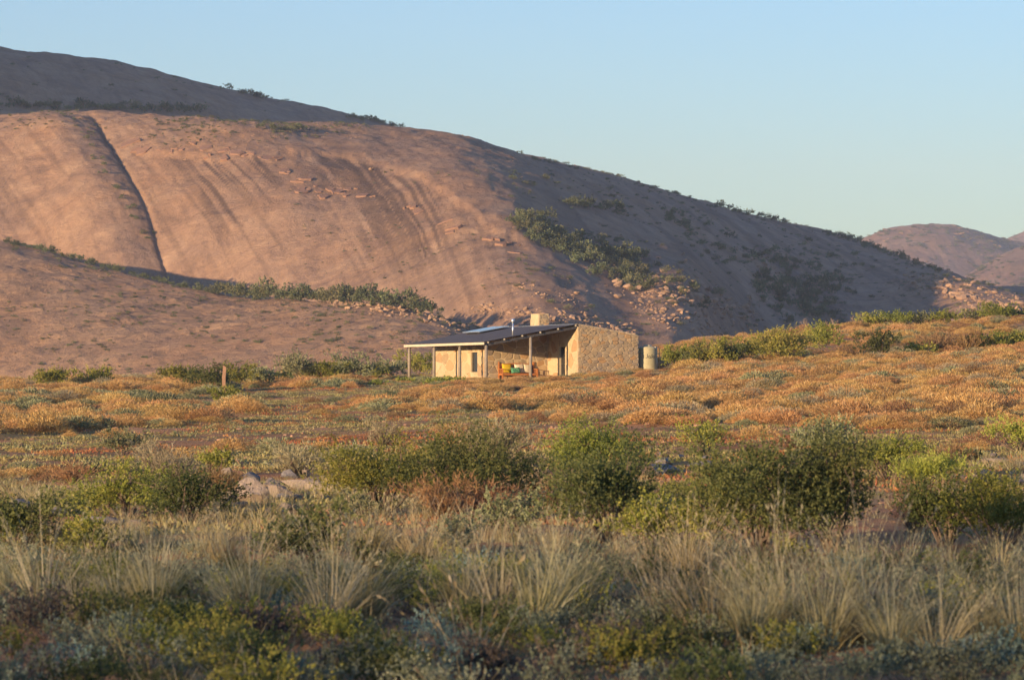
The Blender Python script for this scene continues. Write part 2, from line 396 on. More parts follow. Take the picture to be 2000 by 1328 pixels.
# main dome with its two clefts on the left
def cleft_u(tc): return 392-228*tc-8*tc**2+5*vnoise(tc*9, tc*0+2, 5)
def dome_extra(u, Y, t):
    tc = np.clip(t, -.2, 1.15)
    w = sstep(-.1, .12, tc)*(1-sstep(.72, 1.02, tc))
    uc = cleft_u(tc)
    d = uc-u
    lob = np.where(d > 0, 9.0*(1-np.exp(-(np.maximum(d, 0)/125)**1.1))*np.exp(-np.maximum(d-90, 0)/260), 0)-.5*np.exp(-(d/6)**2)
    u2 = 85-70*tc-160*tc**2; d2 = u2-u
    lob2 = np.where(d2 > 0, 2.5*(1-np.exp(-(np.maximum(d2, 0)/90)**1.4)), 0)*(1-sstep(.35, .6, tc))
    # the sheeting joint: the sheet above it stands proud
    e = .70-.00018*(u-250)+.012*fbm(u/28, u*0+3., 3, 77)-.32*sstep(560, 1020, u)
    step = .55*sstep(-.012, .012, tc-e)*sstep(230, 320, u)*(1-sstep(1000, 1080, u))
    nose = 3.5*np.exp(-((u-1130+470*np.clip(tc, 0, 1)**.7)/150)**2)*sstep(-.05, .15, tc)*(1-sstep(.6, .97, tc))
    fan = 7.0*np.exp(-((u-1370+90*tc)/95)**2-((tc-.12)/.2)**2)+4.0*np.exp(-((u-1960+60*tc)/150)**2-((tc-.25)/.5)**2)
    return (lob+lob2)*w+step+nose+fan*sstep(-.2, .05, tc)
dome = Hill([(-1500, 200), (-500, 215), (0, 221), (200, 222), (400, 232), (520, 236), (700, 246), (800, 257), (900, 272), (1000, 294), (1150, 332), (1300, 374), (1400, 403), (1500, 428), (1600, 452), (1640, 459), (1680, 472), (1720, 489), (1800, 520), (1900, 552), (2000, 582), (2200, 640), (2600, 740)],
            [(-1500, 860), (0, 815), (400, 765), (480, 760), (600, 790), (800, 880), (1000, 950), (1200, 1000), (1600, 1090), (1800, 1020), (2000, 900), (2600, 850)],
            [(-1500, 690), (0, 672), (400, 640), (700, 590), (900, 543), (1000, 522), (1150, 505), (1260, 510), (1400, 575), (1600, 640), (1700, 655), (1850, 595), (2000, 560), (2600, 540)], 0.0,
            [(0, 1.4), (400, 1.5), (800, 1.9), (1000, 1.95), (1250, 1.75), (1700, 1.2), (1850, 1.7), (2000, 2.0)], 1.0, 200, dome_extra, .35)
def dome_stain_tone(u, t):
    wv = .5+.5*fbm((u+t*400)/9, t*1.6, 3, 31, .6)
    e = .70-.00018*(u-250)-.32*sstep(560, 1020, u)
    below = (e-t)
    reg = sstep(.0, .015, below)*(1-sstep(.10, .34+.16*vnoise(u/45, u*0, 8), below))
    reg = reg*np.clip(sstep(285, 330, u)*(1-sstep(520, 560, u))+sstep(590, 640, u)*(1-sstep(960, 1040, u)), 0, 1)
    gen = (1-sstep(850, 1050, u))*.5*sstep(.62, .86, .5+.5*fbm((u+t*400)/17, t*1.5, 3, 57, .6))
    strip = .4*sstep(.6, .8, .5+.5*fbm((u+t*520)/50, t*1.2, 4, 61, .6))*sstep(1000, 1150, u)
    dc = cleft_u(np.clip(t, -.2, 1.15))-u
    face = np.where(dc > 0, np.exp(-np.maximum(dc, 0)/34), 0)*(1-sstep(.85, 1.0, t))*(.35+.5*sstep(.35, .65, .5+.5*fbm((u+t*300)/14, t*4, 3, 23)))  # left side of the cleft is darker, fading away from the cleft line
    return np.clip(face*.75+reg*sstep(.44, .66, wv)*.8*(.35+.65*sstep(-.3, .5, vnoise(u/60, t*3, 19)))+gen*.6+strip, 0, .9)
# back dome; its unseen left end is shaped nearer and higher to shade the part in view
back = Hill([(-3000, -700), (-1500, -560), (-900, -360), (-500, -80), (-250, 40), (-100, 84), (0, 94), (100, 103), (200, 116), (300, 136), (400, 166), (500, 191), (600, 209), (680, 224), (760, 244), (820, 262), (900, 290), (1000, 330), (1200, 430), (1500, 560)],
            [(-3000, 820), (-1500, 840), (-900, 880), (-300, 960), (0, 1010), (500, 1060), (900, 1120), (1500, 1200)],
            [(-3000, 640), (-1500, 690), (-900, 740), (-300, 800), (0, 830), (500, 850), (900, 880), (1500, 950)], 20.0, [(0, 1.5), (900, 1.3)], .9, 300, None, .3)
ss_f = np.concatenate([np.linspace(-.25, 0, 5)[:-1], np.linspace(0, 1.02, 250), np.linspace(1.04, 2.0, 16)])
for nm, hill, us, ss, st, mt in (
        ('foothill', foothill, us_of(4.0, -40, 1100), ss_f, None, 'foot'),
        ('dome_hill', dome, us_of(3.6), np.concatenate([np.linspace(-.25, 0, 5)[:-1], np.linspace(0, 1.02, 330), np.linspace(1.05, 2.0, 16)]), dome_stain_tone, 'dome'),
        ('back_hill', back, us_of(5.0, -40, 920), np.concatenate([np.linspace(-.25, 0, 5)[:-1], np.linspace(0, 1.02, 150), np.linspace(1.05, 2.0, 16)]), None, 'dome')):
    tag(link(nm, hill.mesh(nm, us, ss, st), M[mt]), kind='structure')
far1 = Hill([(800, 760), (1300, 640), (1560, 540), (1640, 485), (1680, 462), (1720, 445), (1760, 432), (1790, 429), (1830, 433), (1870, 442), (1910, 458), (1950, 470), (2000, 478), (2100, 500), (2600, 640)],
            [(800, 3500), (1780, 3300), (2600, 3600)], [(800, 2950), (2600, 2950)], -5, [(0, 1.4)], 5.0, 400, None, .3, 5.0)
far2 = Hill([(1200, 760), (1800, 540), (1940, 477), (1975, 462), (2010, 450), (2200, 420), (2600, 520), (3200, 700)],
            [(800, 4600)], [(800, 4000)], -5, [(0, 1.4)], 5.0, 430, None, .3, 5.0)
far3 = Hill([(1500, 740), (1740, 640), (1830, 580), (1880, 545), (1930, 512), (1970, 488), (2010, 476), (2150, 450), (2600, 560), (3200, 720)],
            [(800, 2700)], [(800, 2250)], -5, [(0, 1.3)], 4.0, 460, None, .3, 4.0)
for hill in (far1, far2, far3):
    tag(link('far_hill', hill.mesh('far_hill', us_of(4.0, 1600, 2040, 400, 3400), np.linspace(-.1, 1.6, 150)), M['far']), kind='structure')

# the air: one closed box of thin pale haze round everything
hz = MB().box(-4300, 4300, -520, 6600, -6, 420).mesh('haze')
t = NT('haze_air')
v = t.n('VolumePrincipled', Color=(.64, .76, 1.0), Absorption_Color=(1, 1, 1), Density=1.35e-4, Anisotropy=.0)
t.t.links.new(v.outputs[0], t.out.inputs['Volume'])
hazeo = tag(link('haze', hz, t.m), kind='stuff')
# ------------------------------------------------------------------ the cottage
def hp(a, b, z): return (HC[0]+AX[0]*a+BX[0]*b, HC[1]+AX[1]*a+BX[1]*b, z)
RIDGE, EAVE_B, RIGHT_B, SET, DEEP, LEFT_B = E+4.18, -6.13, 4.07, 4.3, 12.3, -4.1
PL = 1.11/6.13; PR = .68/4.07
def roof_z(b): return RIDGE+PL*b if b <= 0 else RIDGE-PR*b
def local(o):        # the meshes below are written in house coordinates
    return o
def wall_fn_front(a0):     # faces the camera side: s = b, t = z, d = out of the wall
    return lambda s, t_, d: (s, a0-d, t_)
def wall_fn_left(b0):      # faces the sun: s = a, t = z
    return lambda s, t_, d: (b0-d, s, t_)
cottage = empty('stone_cottage', (HC[0], HC[1], FLOOR), HS)
tag(cottage, 'stone cottage with low corrugated roof and pole veranda on the plain', 'cottage')
# house coordinates: x = b (along the gable), y = a (away from the camera), z above the floor
RZ = RIDGE-FLOOR
def rz(b): return RZ+PL*b if b <= 0 else RZ-PR*b
t = NT('lime_mortar'); o_ = t.obj(); f1 = t.noise(o_, 3, 6, .7); f2 = t.noise(o_, 25, 4, .7)
t.bsdf(t.mix(t.rng(f1, .35, .65), (.50, .40, .25), (.58, .47, .31)), .95, .1, 0, t.bump(t.math('ADD', f1, f2), .6, .03)); M['mortar'] = t.m
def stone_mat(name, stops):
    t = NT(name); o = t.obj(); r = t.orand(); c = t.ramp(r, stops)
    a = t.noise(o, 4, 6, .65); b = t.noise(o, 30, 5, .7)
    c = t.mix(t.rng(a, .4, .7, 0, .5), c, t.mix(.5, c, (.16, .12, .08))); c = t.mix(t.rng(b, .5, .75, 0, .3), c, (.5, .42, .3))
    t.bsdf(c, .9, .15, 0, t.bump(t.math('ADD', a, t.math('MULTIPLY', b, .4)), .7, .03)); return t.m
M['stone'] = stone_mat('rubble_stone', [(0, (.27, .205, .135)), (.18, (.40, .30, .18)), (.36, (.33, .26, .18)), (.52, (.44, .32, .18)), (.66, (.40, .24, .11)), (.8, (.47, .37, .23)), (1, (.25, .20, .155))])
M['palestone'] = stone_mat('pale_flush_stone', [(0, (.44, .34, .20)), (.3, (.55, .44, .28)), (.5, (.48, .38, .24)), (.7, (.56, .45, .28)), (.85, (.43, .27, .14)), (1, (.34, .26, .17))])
def clip(poly, nx, ny, c):
    """keep nx*x + ny*y <= c"""
    out = []
    for i in range(len(poly)):
        p, q = poly[i], poly[(i+1) % len(poly)]; dp = nx*p[0]+ny*p[1]-c; dq = nx*q[0]+ny*q[1]-c
        if dp <= 0: out.append(p)
        if dp*dq < 0:
            k = dp/(dp-dq); out.append((p[0]+k*(q[0]-p[0]), p[1]+k*(q[1]-p[1])))
    return out
srng = random.Random(5)
def rubble(parent, poly, fn, cw, ch, mat, gap=.022, proud=.04, most=60):
    """rubble stones that fill a convex outline, each its own mesh under the wall"""
    xs = [p[0] for p in poly]; ys = [p[1] for p in poly]
    seeds = []; y = min(ys)-ch*.5; r = 0
    while y < max(ys)+ch:
        h = ch*srng.uniform(.6, 1.5); x = min(xs)-cw*srng.random()
        while x < max(xs)+cw:
            w = cw*srng.choice((.5, .7, .9, 1.2, 1.8)); seeds.append((x+w/2, y+h/2+srng.uniform(-.38, .38)*h)); x += w
        y += h
    made = []
    for i, s in enumerate(seeds):
        c = list(poly)
        for j, q in enumerate(seeds):
            if j == i or abs(q[0]-s[0]) > cw*3.2 or abs(q[1]-s[1]) > ch*3.2: continue
            nx, ny = (q[0]-s[0])/1.9, (q[1]-s[1])*1.0
            mx, my = (q[0]+s[0])/2, (q[1]+s[1])/2; c = clip(c, nx, ny, nx*mx+ny*my)
            if len(c) < 3: break
        if len(c) < 3: continue
        cx = sum(p[0] for p in c)/len(c); cy = sum(p[1] for p in c)/len(c)
        ar = abs(sum(c[k][0]*c[(k+1) % len(c)][1]-c[(k+1) % len(c)][0]*c[k][1] for k in range(len(c))))/2
        if ar < .012: continue
        sz = math.sqrt(ar); f0 = max(.55, 1-2*gap/sz); pr = proud*srng.uniform(.5, 1.4)
        # corners are cut so that the outline is rounded
        rc = []
        for k in range(len(c)):
            p, q, n_ = c[k-1], c[k], c[(k+1) % len(c)]
            rc.append((q[0]+.15*(p[0]-q[0]), q[1]+.15*(p[1]-q[1]))); rc.append((q[0]+.15*(n_[0]-q[0]), q[1]+.15*(n_[1]-q[1])))
        n = len(rc); V = []; tilt = (srng.uniform(-.06, .06), srng.uniform(-.06, .06))
        for f, d in ((f0, -.02), (f0*.97, pr*.7), (f0*.80, pr)):
            for (x, y_) in rc:
                X = cx+(x-cx)*f; Y_ = cy+(y_-cy)*f; V.append(fn(X, Y_, d+(0 if d < 0 else tilt[0]*(X-cx)+tilt[1]*(Y_-cy)+srng.uniform(-.004, .004))))
        Fs = [(k+m*n, (k+1) % n+m*n, (k+1) % n+(m+1)*n, k+(m+1)*n) for m in (0, 1) for k in range(n)]+[tuple(range(2*n, 3*n))]
        made.append((ar, V, Fs))
    made.sort(key=lambda q: -q[0]); rest = MB()
    for k, (ar, V, Fs) in enumerate(made):
        if k < most: MB().add(V, Fs).build('stone', mat, parent)
        else: rest.add(V, Fs)
    if rest.v: rest.build('small_stones', mat, parent)['kind'] = 'stuff'
GND = -.9
# gable wall: the stone end wall that faces the camera
wl = MB()
gpoly = [(0, GND), (RIGHT_B, GND), (RIGHT_B, rz(RIGHT_B)+.03), (RIGHT_B-.28, rz(RIGHT_B-.28)+.10), (.02, RZ+.05), (0, RZ+.03)]
wl.prism(gpoly, wall_fn_front(.35), 0, .35)
wgable = wl.build('wall', M['mortar'], cottage)
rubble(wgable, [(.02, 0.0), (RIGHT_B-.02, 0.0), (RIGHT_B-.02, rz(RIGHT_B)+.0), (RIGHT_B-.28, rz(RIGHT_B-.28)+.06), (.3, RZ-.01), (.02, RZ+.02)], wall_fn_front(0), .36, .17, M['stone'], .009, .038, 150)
# return wall beside the veranda (faces the sun), with the door
wl = MB(); D0, D1, DH = 1.78, 2.62, 2.02
TOPR = RZ-.14
wl.box(0, .3, .353, D0, GND, TOPR); wl.box(0, .3, D1, SET+.02, GND, TOPR); wl.box(0, .3, D0, D1, DH, TOPR); wl.box(0, .3, D0, D1, GND, .0)
wret = wl.build('wall', M['mortar'], cottage)
fl = wall_fn_left(0)
for (s0, s1, t0, t1) in ((.02, D0-.03, 0, TOPR-.02), (D1+.03, SET-.02, 0, TOPR-.02), (D0, D1, DH+.02, TOPR-.02)):
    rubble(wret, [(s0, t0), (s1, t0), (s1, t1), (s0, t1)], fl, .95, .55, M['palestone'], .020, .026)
# bench wall at the back of the veranda
wl = MB(); tb0, tb1 = rz(LEFT_B)-.14, RZ-.14
wl.prism([(LEFT_B, GND), (-.002, GND), (-.002, tb1), (LEFT_B, tb0)], wall_fn_front(SET+.3), 0, .3)
wben = wl.build('wall', M['mortar'], cottage)
rubble(wben, [(LEFT_B+.02, 0), (-.03, 0), (-.03, tb1-.02), (LEFT_B+.02, tb0-.02)], wall_fn_front(SET), .62, .38, M['stone'], .020, .03, 48)
# long left wall (faces the sun), with the window
wl = MB(); W0, W1, WB, WT = 5.64, 6.66, .50, 1.72; lt = rz(LEFT_B)-.14
wl.box(LEFT_B, LEFT_B+.3, SET+.303, W0, GND, lt); wl.box(LEFT_B, LEFT_B+.3, W1, DEEP, GND, lt)
wl.box(LEFT_B, LEFT_B+.3, W0, W1, GND, WB); wl.box(LEFT_B, LEFT_B+.3, W0, W1, WT, lt)
wleft = wl.build('wall', M['mortar'], cottage); fl = wall_fn_left(LEFT_B)
for (s0, s1, t0, t1) in ((SET+.02, W0-.02, 0, lt-.02), (W1+.02, DEEP-.02, 0, lt-.02), (W0, W1, 0, WB-.03), (W0, W1, WT+.02, lt-.02)):
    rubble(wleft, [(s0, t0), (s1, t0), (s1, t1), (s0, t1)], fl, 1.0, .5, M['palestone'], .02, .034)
# hidden walls: right side and far end
wl = MB(); wl.box(RIGHT_B-.3, RIGHT_B-.002, .353, DEEP, GND, rz(RIGHT_B)-.1); wl.build('wall', M['mortar'], cottage)
wl = MB(); wl.prism([(LEFT_B+.303, GND), (RIGHT_B-.303, GND), (RIGHT_B-.303, rz(RIGHT_B-.3)-.12), (0, RZ-.12), (LEFT_B+.303, rz(LEFT_B+.3)-.12)], wall_fn_front(DEEP), 0, .3); wl.build('wall', M['mortar'], cottage)
# floor slab of the veranda and rooms
M['slabfloor'] = plain('veranda_floor', (.30, .19, .13), .8, var=.25, scale=3)
MB().box(EAVE_B+.1, -.003, .05, DEEP-.35, -.5, -.004).build('floor_slab', M['slabfloor'], cottage)
# roof of corrugated sheet
def corrugated(b0, b1, a0, a1, lift=.0, pitch=.10, depth=.014):
    n = int((a1-a0)/pitch*6); av = np.linspace(a0, a1, n+1); zz = depth*np.cos((av-a0)/pitch*2*math.pi)
    V = []; 
    for b in np.linspace(b0, b1, 5):
        for k in range(n+1): V.append((b, av[k], rz(b)+lift+zz[k]))
    V = np.array(V); n1 = n+1; Vb = V.copy(); Vb[:, 2] -= .006; Fg = grid_faces(5, n1)
    return np.vstack([V, Vb]), np.vstack([Fg, Fg[:, ::-1]+len(V)])
t = NT('charcoal_sheet'); o_ = t.obj(); f = t.noise(t.scaled(o_, (1, .25, 1)), 2.5, 6, .65)
t.bsdf(t.mix(t.rng(f, .35, .7), (.075, .072, .075), (.115, .108, .108)), t.rng(f, .3, .7, .5, .68), .35, .0); M['sheet'] = t.m
M['galv'] = plain('galvanised_metal', (.62, .64, .66), .38, .85, .5, .12, 5)
M['pole'] = plain('weathered_grey_pole', (.25, .215, .17), .8, 0, .3, .22, 5)
M['beam'] = plain('dark_steel', (.075, .07, .068), .55, .2, .4, .2, 4)
M['cream'] = plain('cream_fascia', (.58, .50, .36), .6, 0, .3, .08, 3)
roof = link('roof', fast_mesh('roof', *corrugated(EAVE_B, .02, -.12, DEEP+.12, .03)), M['sheet'], cottage)
link('roof', fast_mesh('roof', *corrugated(.04, RIGHT_B-.02, .36, DEEP+.12, -.03)), M['sheet'], cottage)
rc = MB(); rc.box(-.13, .10, .37, DEEP+.12, RZ+.035, RZ+.062, lambda x, y, z: (x, y, z-(.18*abs(x)))); rc.build('ridge_cap', M['galv'], roof)
MB().box(EAVE_B-.05, EAVE_B-.01, -.1, DEEP+.1, rz(EAVE_B)-.13, rz(EAVE_B)+.01).build('fascia', M['cream'], cottage)
# carrying poles, rafters and purlins
for a in (.08, 4.05, 8.05, 12.05):
    zt = rz(EAVE_B+.18)-.20
    MB().tube([(EAVE_B+.18, a, -.5), (EAVE_B+.18, a, zt*.6), (EAVE_B+.18, a, zt)], [.10, .095, .09], 12).build('post', M['pole'], cottage, True)
zt = rz(-3.05)-.22
MB().tube([(-3.05, .08, -.5), (-3.05, .08, zt)], [.10, .092], 12).build('post', M['pole'], cottage, True)
for a in (.08, 4.05, 8.05, 12.05):
    b1 = -.03 if a < 4 else LEFT_B-.01
    MB().box(EAVE_B+.05, b1, a-.045, a+.045, 0, .15, lambda x, y, z: (x, y, z+rz(x)-.24)).build('rafter', M['beam'], cottage)
for k, b in enumerate((-5.9, -4.85, -3.68, -2.5, -1.33, -.17)):
    p = MB().tube([(b, -.10, rz(b)-.035), (b, DEEP, rz(b)-.035)], .045, 10).build('purlin', M['beam'], cottage, True)
    MB().tube([(b, -.135, rz(b)-.036), (b, -.101, rz(b)-.036)], .05, 12).build('end_cap', M['cream'], p)
# door and window
M['frame'] = plain('dark_frame', (.035, .035, .037), .5, 0, .4, .2, 5)
t = NT('window_glass'); t.bsdf((.02, .022, .025), .05, .6); M['glass'] = t.m
M['curtain'] = plain('white_curtain', (.72, .70, .66), .9, 0, .1, .08, 8)
dr = MB()
dr.box(.13, .19, D0+.003, D0+.07, .003, DH-.003); dr.box(.13, .19, D1-.07, D1-.003, .003, DH-.003); dr.box(.13, .19, D0+.073, D1-.073, DH-.07, DH-.003)
dr.box(.13, .19, D0+.073, D1-.073, .003, .09); dr.box(.135, .185, D0+.073, D1-.073, .95, 1.02)
door = dr.build('door', M['frame'], cottage)
MB().box(.155, .165, D0+.072, D1-.072, .092, .948).build('pane', M['glass'], door); MB().box(.155, .165, D0+.072, D1-.072, 1.022, DH-.072).build('pane', M['glass'], door)
MB().tube([(.10, D0+.11, .98), (.06, D0+.11, .98), (.06, D0+.2, .98)], .012, 6).build('handle', M['galv'], door)
wx = LEFT_B+.10
wf = MB(); 
for (s0, s1, t0, t1) in ((W0+.003, W0+.06, WB+.003, WT-.003), (W1-.06, W1-.003, WB+.003, WT-.003), (W0+.063, W1-.063, WB+.003, WB+.06), (W0+.063, W1-.063, WT-.06, WT-.003), (W0+.063, W1-.063, 1.08, 1.14)):
    wf.box(wx, wx+.06, s0, s1, t0, t1)
window = empty('window', (0, 0, 0)); window.parent = cottage
wf.build('frame', M['frame'], window)
MB().box(wx+.02, wx+.03, W0+.06, W1-.06, WB+.06, 1.08).build('pane', M['glass'], window)
MB().box(wx+.02, wx+.03, W0+.06, W1-.06, 1.14, WT-.06).build('pane', M['glass'], window)
cu = MB()
for (s0, s1, t0, t1) in ((W0+.07, W0+.26, WB+.07, 1.07), (W0+.07, W0+.17, 1.15, WT-.08)):
    n = 10; pts = [(wx+.008+.008*math.sin(k*1.9), s0+(s1-s0)*k/n) for k in range(n+1)]
    V = []; 
    for k, (x, s) in enumerate(pts): V += [(x, s, t0), (x, s-.25*(s-s0)*(0 if t0 > 1 else .5), t1)]
    cu.add(V, [(2*k, 2*k+2, 2*k+3, 2*k+1) for k in range(n)])
cu.build('curtain', M['curtain'], window)
MB().box(LEFT_B-.05, LEFT_B+.16, W0-.05, W1+.05, WB-.045, WB+.002).build('sill', M['mortar'], window)
# chimney
C0, C1, CA0, CA1 = .60, 1.36, 7.0, 8.2; CZ0, CZ1 = RZ-.5, E+5.0-FLOOR
def taper(x, y, z):
    k = 1+.10*(CZ1-z)/(CZ1-CZ0); return ((x-.98)*k+.98, (y-7.6)*k+7.6, z)
chim = MB().box(C0+.03, C1-.03, CA0+.03, CA1-.03, CZ0, CZ1-.02, taper).build('chimney', M['mortar'], cottage)
def cf(s, t_, d): return taper(s, CA0+.03-d, t_)
def cl(s, t_, d): return taper(C0+.03-d, s, t_)
rubble(chim, [(C0+.04, CZ0), (C1-.04, CZ0), (C1-.04, CZ1-.02), (C0+.04, CZ1-.02)], cf, .28, .24, M['stone'], .018, .04)
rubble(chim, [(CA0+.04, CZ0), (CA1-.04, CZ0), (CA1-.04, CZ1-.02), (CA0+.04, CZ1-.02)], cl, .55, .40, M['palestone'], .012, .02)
# thin steel flue on the veranda roof
fb, fa = -3.8, 1.0
fl_ = MB().tube([(fb, fa, rz(fb)-.05), (fb, fa, rz(fb)+.82)], .055, 12).build('flue', M['galv'], cottage, True)
MB().tube([(fb, fa, rz(fb)+.78), (fb, fa, rz(fb)+.84), (fb, fa, rz(fb)+1.0), (fb, fa, rz(fb)+1.03)], [.06, .095, .095, .05], 12).build('cowl', M['galv'], fl_, True)

# ------------------------------------------------------------------ things at the cottage
# solar panel lying on the roof
sp = empty('solar_panel', hp(9.9, -1.7, FLOOR+rz(-1.7)+.14), HS); tag(sp, 'flat blue solar panel mounted on the dark roof left of the chimney', 'solar panel')
sl = lambda x, y, z: (x, y, z+PL*x)
PA, PB = 1.32, 1.0
fr = MB()
for (x0, x1, y0, y1) in ((-PB, -PB+.05, -PA, PA), (PB-.05, PB, -PA, PA), (-PB+.053, PB-.053, -PA, -PA+.05), (-PB+.053, PB-.053, PA-.05, PA), (-PB+.053, PB-.053, -.03, .03)): fr.box(x0, x1, y0, y1, 0, .06, sl)
fr.build('frame', M['galv'], sp)
t = NT('panel_glass'); o_ = t.obj()
gr = t.n('TexBrick', {'offset': 0.0}, Vector=o_, Color1=(.05, .075, .13), Color2=(.06, .085, .15), Mortar=(.25, .28, .32), Scale=1.0, Mortar_Size=.012, Brick_Width=.16, Row_Height=.16).outputs[0]
t.bsdf(gr, .06, .8); M['panel'] = t.m
for y0, y1 in ((-PA+.053, -.033), (.033, PA-.053)): MB().box(-PB+.053, PB-.053, y0, y1, .03, .05, sl).build('pane', M['panel'], sp)
for y in (-.9, .9):
    MB().box(-PB+.1, PB-.1, y-.03, y+.03, -.10, -.003, sl).build('bracket', M['beam'], sp)
# bench with cushions
M['wood'] = plain('orange_wood', (.40, .15, .045), .6, 0, .35, .25, 14)
bn = empty('garden_bench', hp(3.95, -2.14, FLOOR), HS); tag(bn, 'orange wooden bench with arms against the stone wall under the veranda', 'bench')
BW = 1.15
for s in (-1, 1):
    x = s*BW
    MB().box(x-.04, x+.04, -.33, -.25, 0, .66).build('leg', M['wood'], bn)
    MB().box(x-.04, x+.04, .22, .30, 0, 1.12, lambda a, b, c: (a, b+.05*max(0, c-.45), c)).build('leg', M['wood'], bn)
    MB().box(x-.055, x+.055, -.36, .22, .663, .70).build('armrest', M['wood'], bn)
    MB().box(x-.025, x+.025, -.247, .217, .30, .40).build('side_rail', M['wood'], bn)
    MB().box(x-.025, x+.025, -.02, .03, .403, .66).build('arm_slat', M['wood'], bn)
MB().box(-BW+.043, BW-.043, -.32, -.28, .30, .395).build('front_rail', M['wood'], bn)
for k in range(5):
    y = -.30+k*.11; MB().box(-BW+.043, BW-.043, y, y+.085, .40, .425).build('seat_slat', M['wood'], bn)
MB().box(-BW+.043, BW-.043, .275, .315, .50, .56).build('back_rail', M['wood'], bn)
tr = MB(); n = 12
for k in range(n):
    x0, x1 = -BW+.043+(2*BW-.086)*k/n, -BW+.043+(2*BW-.086)*(k+1)/n
    z0, z1 = (.90+.08*(1-(x/BW)**2) for x in (x0, x1))
    tr.add([(x0, .28, z0), (x1, .28, z1), (x1, .32, z1), (x0, .32, z0), (x0, .28, z0+.07), (x1, .28, z1+.07), (x1, .32, z1+.07), (x0, .32, z0+.07)], [(0, 1, 2, 3), (4, 7, 6, 5), (0, 4, 5, 1), (2, 6, 7, 3)]+([(0, 3, 7, 4)] if k == 0 else [])+([(1, 5, 6, 2)] if k == n-1 else []))
tr.build('back_rail', M['wood'], bn)
for k in range(13):
    x = -BW+.15+k*(2*BW-.3)/12; MB().box(x-.025, x+.025, .287, .31, .563, .893+.08*(1-(x/BW)**2)).build('back_slat', M['wood'], bn)
def cushion(name, w, h, th, x, y, z, lean, rz_, mat, label):
    n = 15; gx_, gz_ = np.meshgrid(np.linspace(-1, 1, n), np.linspace(-1, 1, n))
    puff = ((1-np.abs(gx_)**2.6)*(1-np.abs(gz_)**2.6))**.45
    k = 1-.07*(1-gx_**2)*np.abs(gz_)**6-.0; k2 = 1-.07*(1-gz_**2)*np.abs(gx_)**6
    X = gx_*w/2*k2; Zz = gz_*h/2*k
    cr = .012*fbm(gx_*2.5+x*9, gz_*2.5, 3, 5)
    A = np.stack([X, -puff*th/2+cr*puff, Zz], -1).reshape(-1, 3); B = np.stack([X, puff*th/2, Zz], -1).reshape(-1, 3)
    Fg = grid_faces(n, n)
    me = fast_mesh(name, np.vstack([A, B]), np.vstack([Fg, Fg[:, ::-1]+n*n]), True)
    bm = bmesh.new(); bm.from_mesh(me); bmesh.ops.remove_doubles(bm, verts=bm.verts, dist=.0015); bmesh.ops.recalc_face_normals(bm, faces=bm.faces); bm.to_mesh(me); bm.free()
    p = hp(3.95+y, -2.14+x, FLOOR+z)
    o = link(name, me, mat); o.location = p; o.rotation_euler = (Matrix.Rotation(HS, 4, 'Z') @ Matrix.Rotation(rz_, 4, 'Y') @ Matrix.Rotation(-lean, 4, 'X')).to_euler()
    tag(o, label, 'cushion', 'cushions on the bench'); return o
M['yellow'] = plain('yellow_cloth', (.62, .42, .03), .9, 0, .1, .2, 9)
M['creamc'] = plain('cream_cloth', (.66, .58, .44), .9, 0, .1, .12, 9)
M['creamd'] = plain('beige_cloth', (.60, .52, .38), .9, 0, .1, .12, 9)
t = NT('green_print_cloth'); o_ = t.obj(); f = t.noise(o_, 14, 3, .6)
t.bsdf(t.ramp(f, [(.38, (.02, .10, .05)), (.5, (.07, .28, .16)), (.62, (.22, .42, .25))]), .9, .1); M['greenc'] = t.m
cushion('cushion', .62, .58, .19, -.70, .12, .72, .22, .03, M['yellow'], 'yellow cushion at the left end of the bench')
cushion('cushion', .62, .58, .19, .13, .12, .72, .24, -.04, M['creamc'], 'cream and grey cushion in the middle of the bench')
cushion('cushion', .60, .56, .18, .70, .12, .71, .24, .10, M['creamd'], 'beige cushion half hidden behind the veranda post')
cushion('cushion', .62, .36, .16, -.22, -.12, .60, .30, -.05, M['greenc'], 'small green patterned cushion in front of the other cushions')
# water tank
tb, ta = 4.96, .58; TZ = ground_z(*hp(ta, tb, 0)[:2])
tk = empty('water_tank', hp(ta, tb, float(TZ)-.05), 0); tag(tk, 'khaki ribbed plastic water tank beside the gable wall', 'water tank')
TH = E+2.90-float(TZ)+.05; R0 = .62
t = NT('khaki_plastic'); o_ = t.obj(); f = t.noise(o_, 3, 5)
t.bsdf(t.mix(t.rng(f, .3, .7), (.36, .33, .20), (.42, .38, .235)), .5, .4); M['tank'] = t.m
prof = []; nr = int(TH/.13)
for k in range(nr):
    z0 = k*TH*.93/nr; z1 = (k+1)*TH*.93/nr; rr = R0*(1-.05*(z0/TH))
    prof += [(rr, z0), (rr, z0+(z1-z0)*.72), (rr-.012, z0+(z1-z0)*.80), (rr-.012, z0+(z1-z0)*.95)]
def lathe(prof, n=40):
    V = []; Fs = []
    for (r_, z_) in prof:
        for k in range(n): V.append((r_*math.cos(2*math.pi*k/n), r_*math.sin(2*math.pi*k/n), z_))
    for i in range(len(prof)-1):
        for k in range(n): Fs.append((i*n+k, i*n+(k+1) % n, (i+1)*n+(k+1) % n, (i+1)*n+k))
    Fs.append(tuple(range((len(prof)-1)*n, len(prof)*n))); return MB().add(V, Fs)
lathe(prof).build('body', M['tank'], tk, True)
TR = R0*.95
lathe([(TR+.012, TH*.93), (TR+.012, TH*.955), (TR*.9, TH*.985), (.26, TH*1.005), (.24, TH*1.02), (.24, TH*1.05), (.18, TH*1.06)]).build('lid', M['tank'], tk, True)
M['blackpipe'] = plain('black_pipe', (.03, .03, .032), .5, 0, .4, .1, 5)
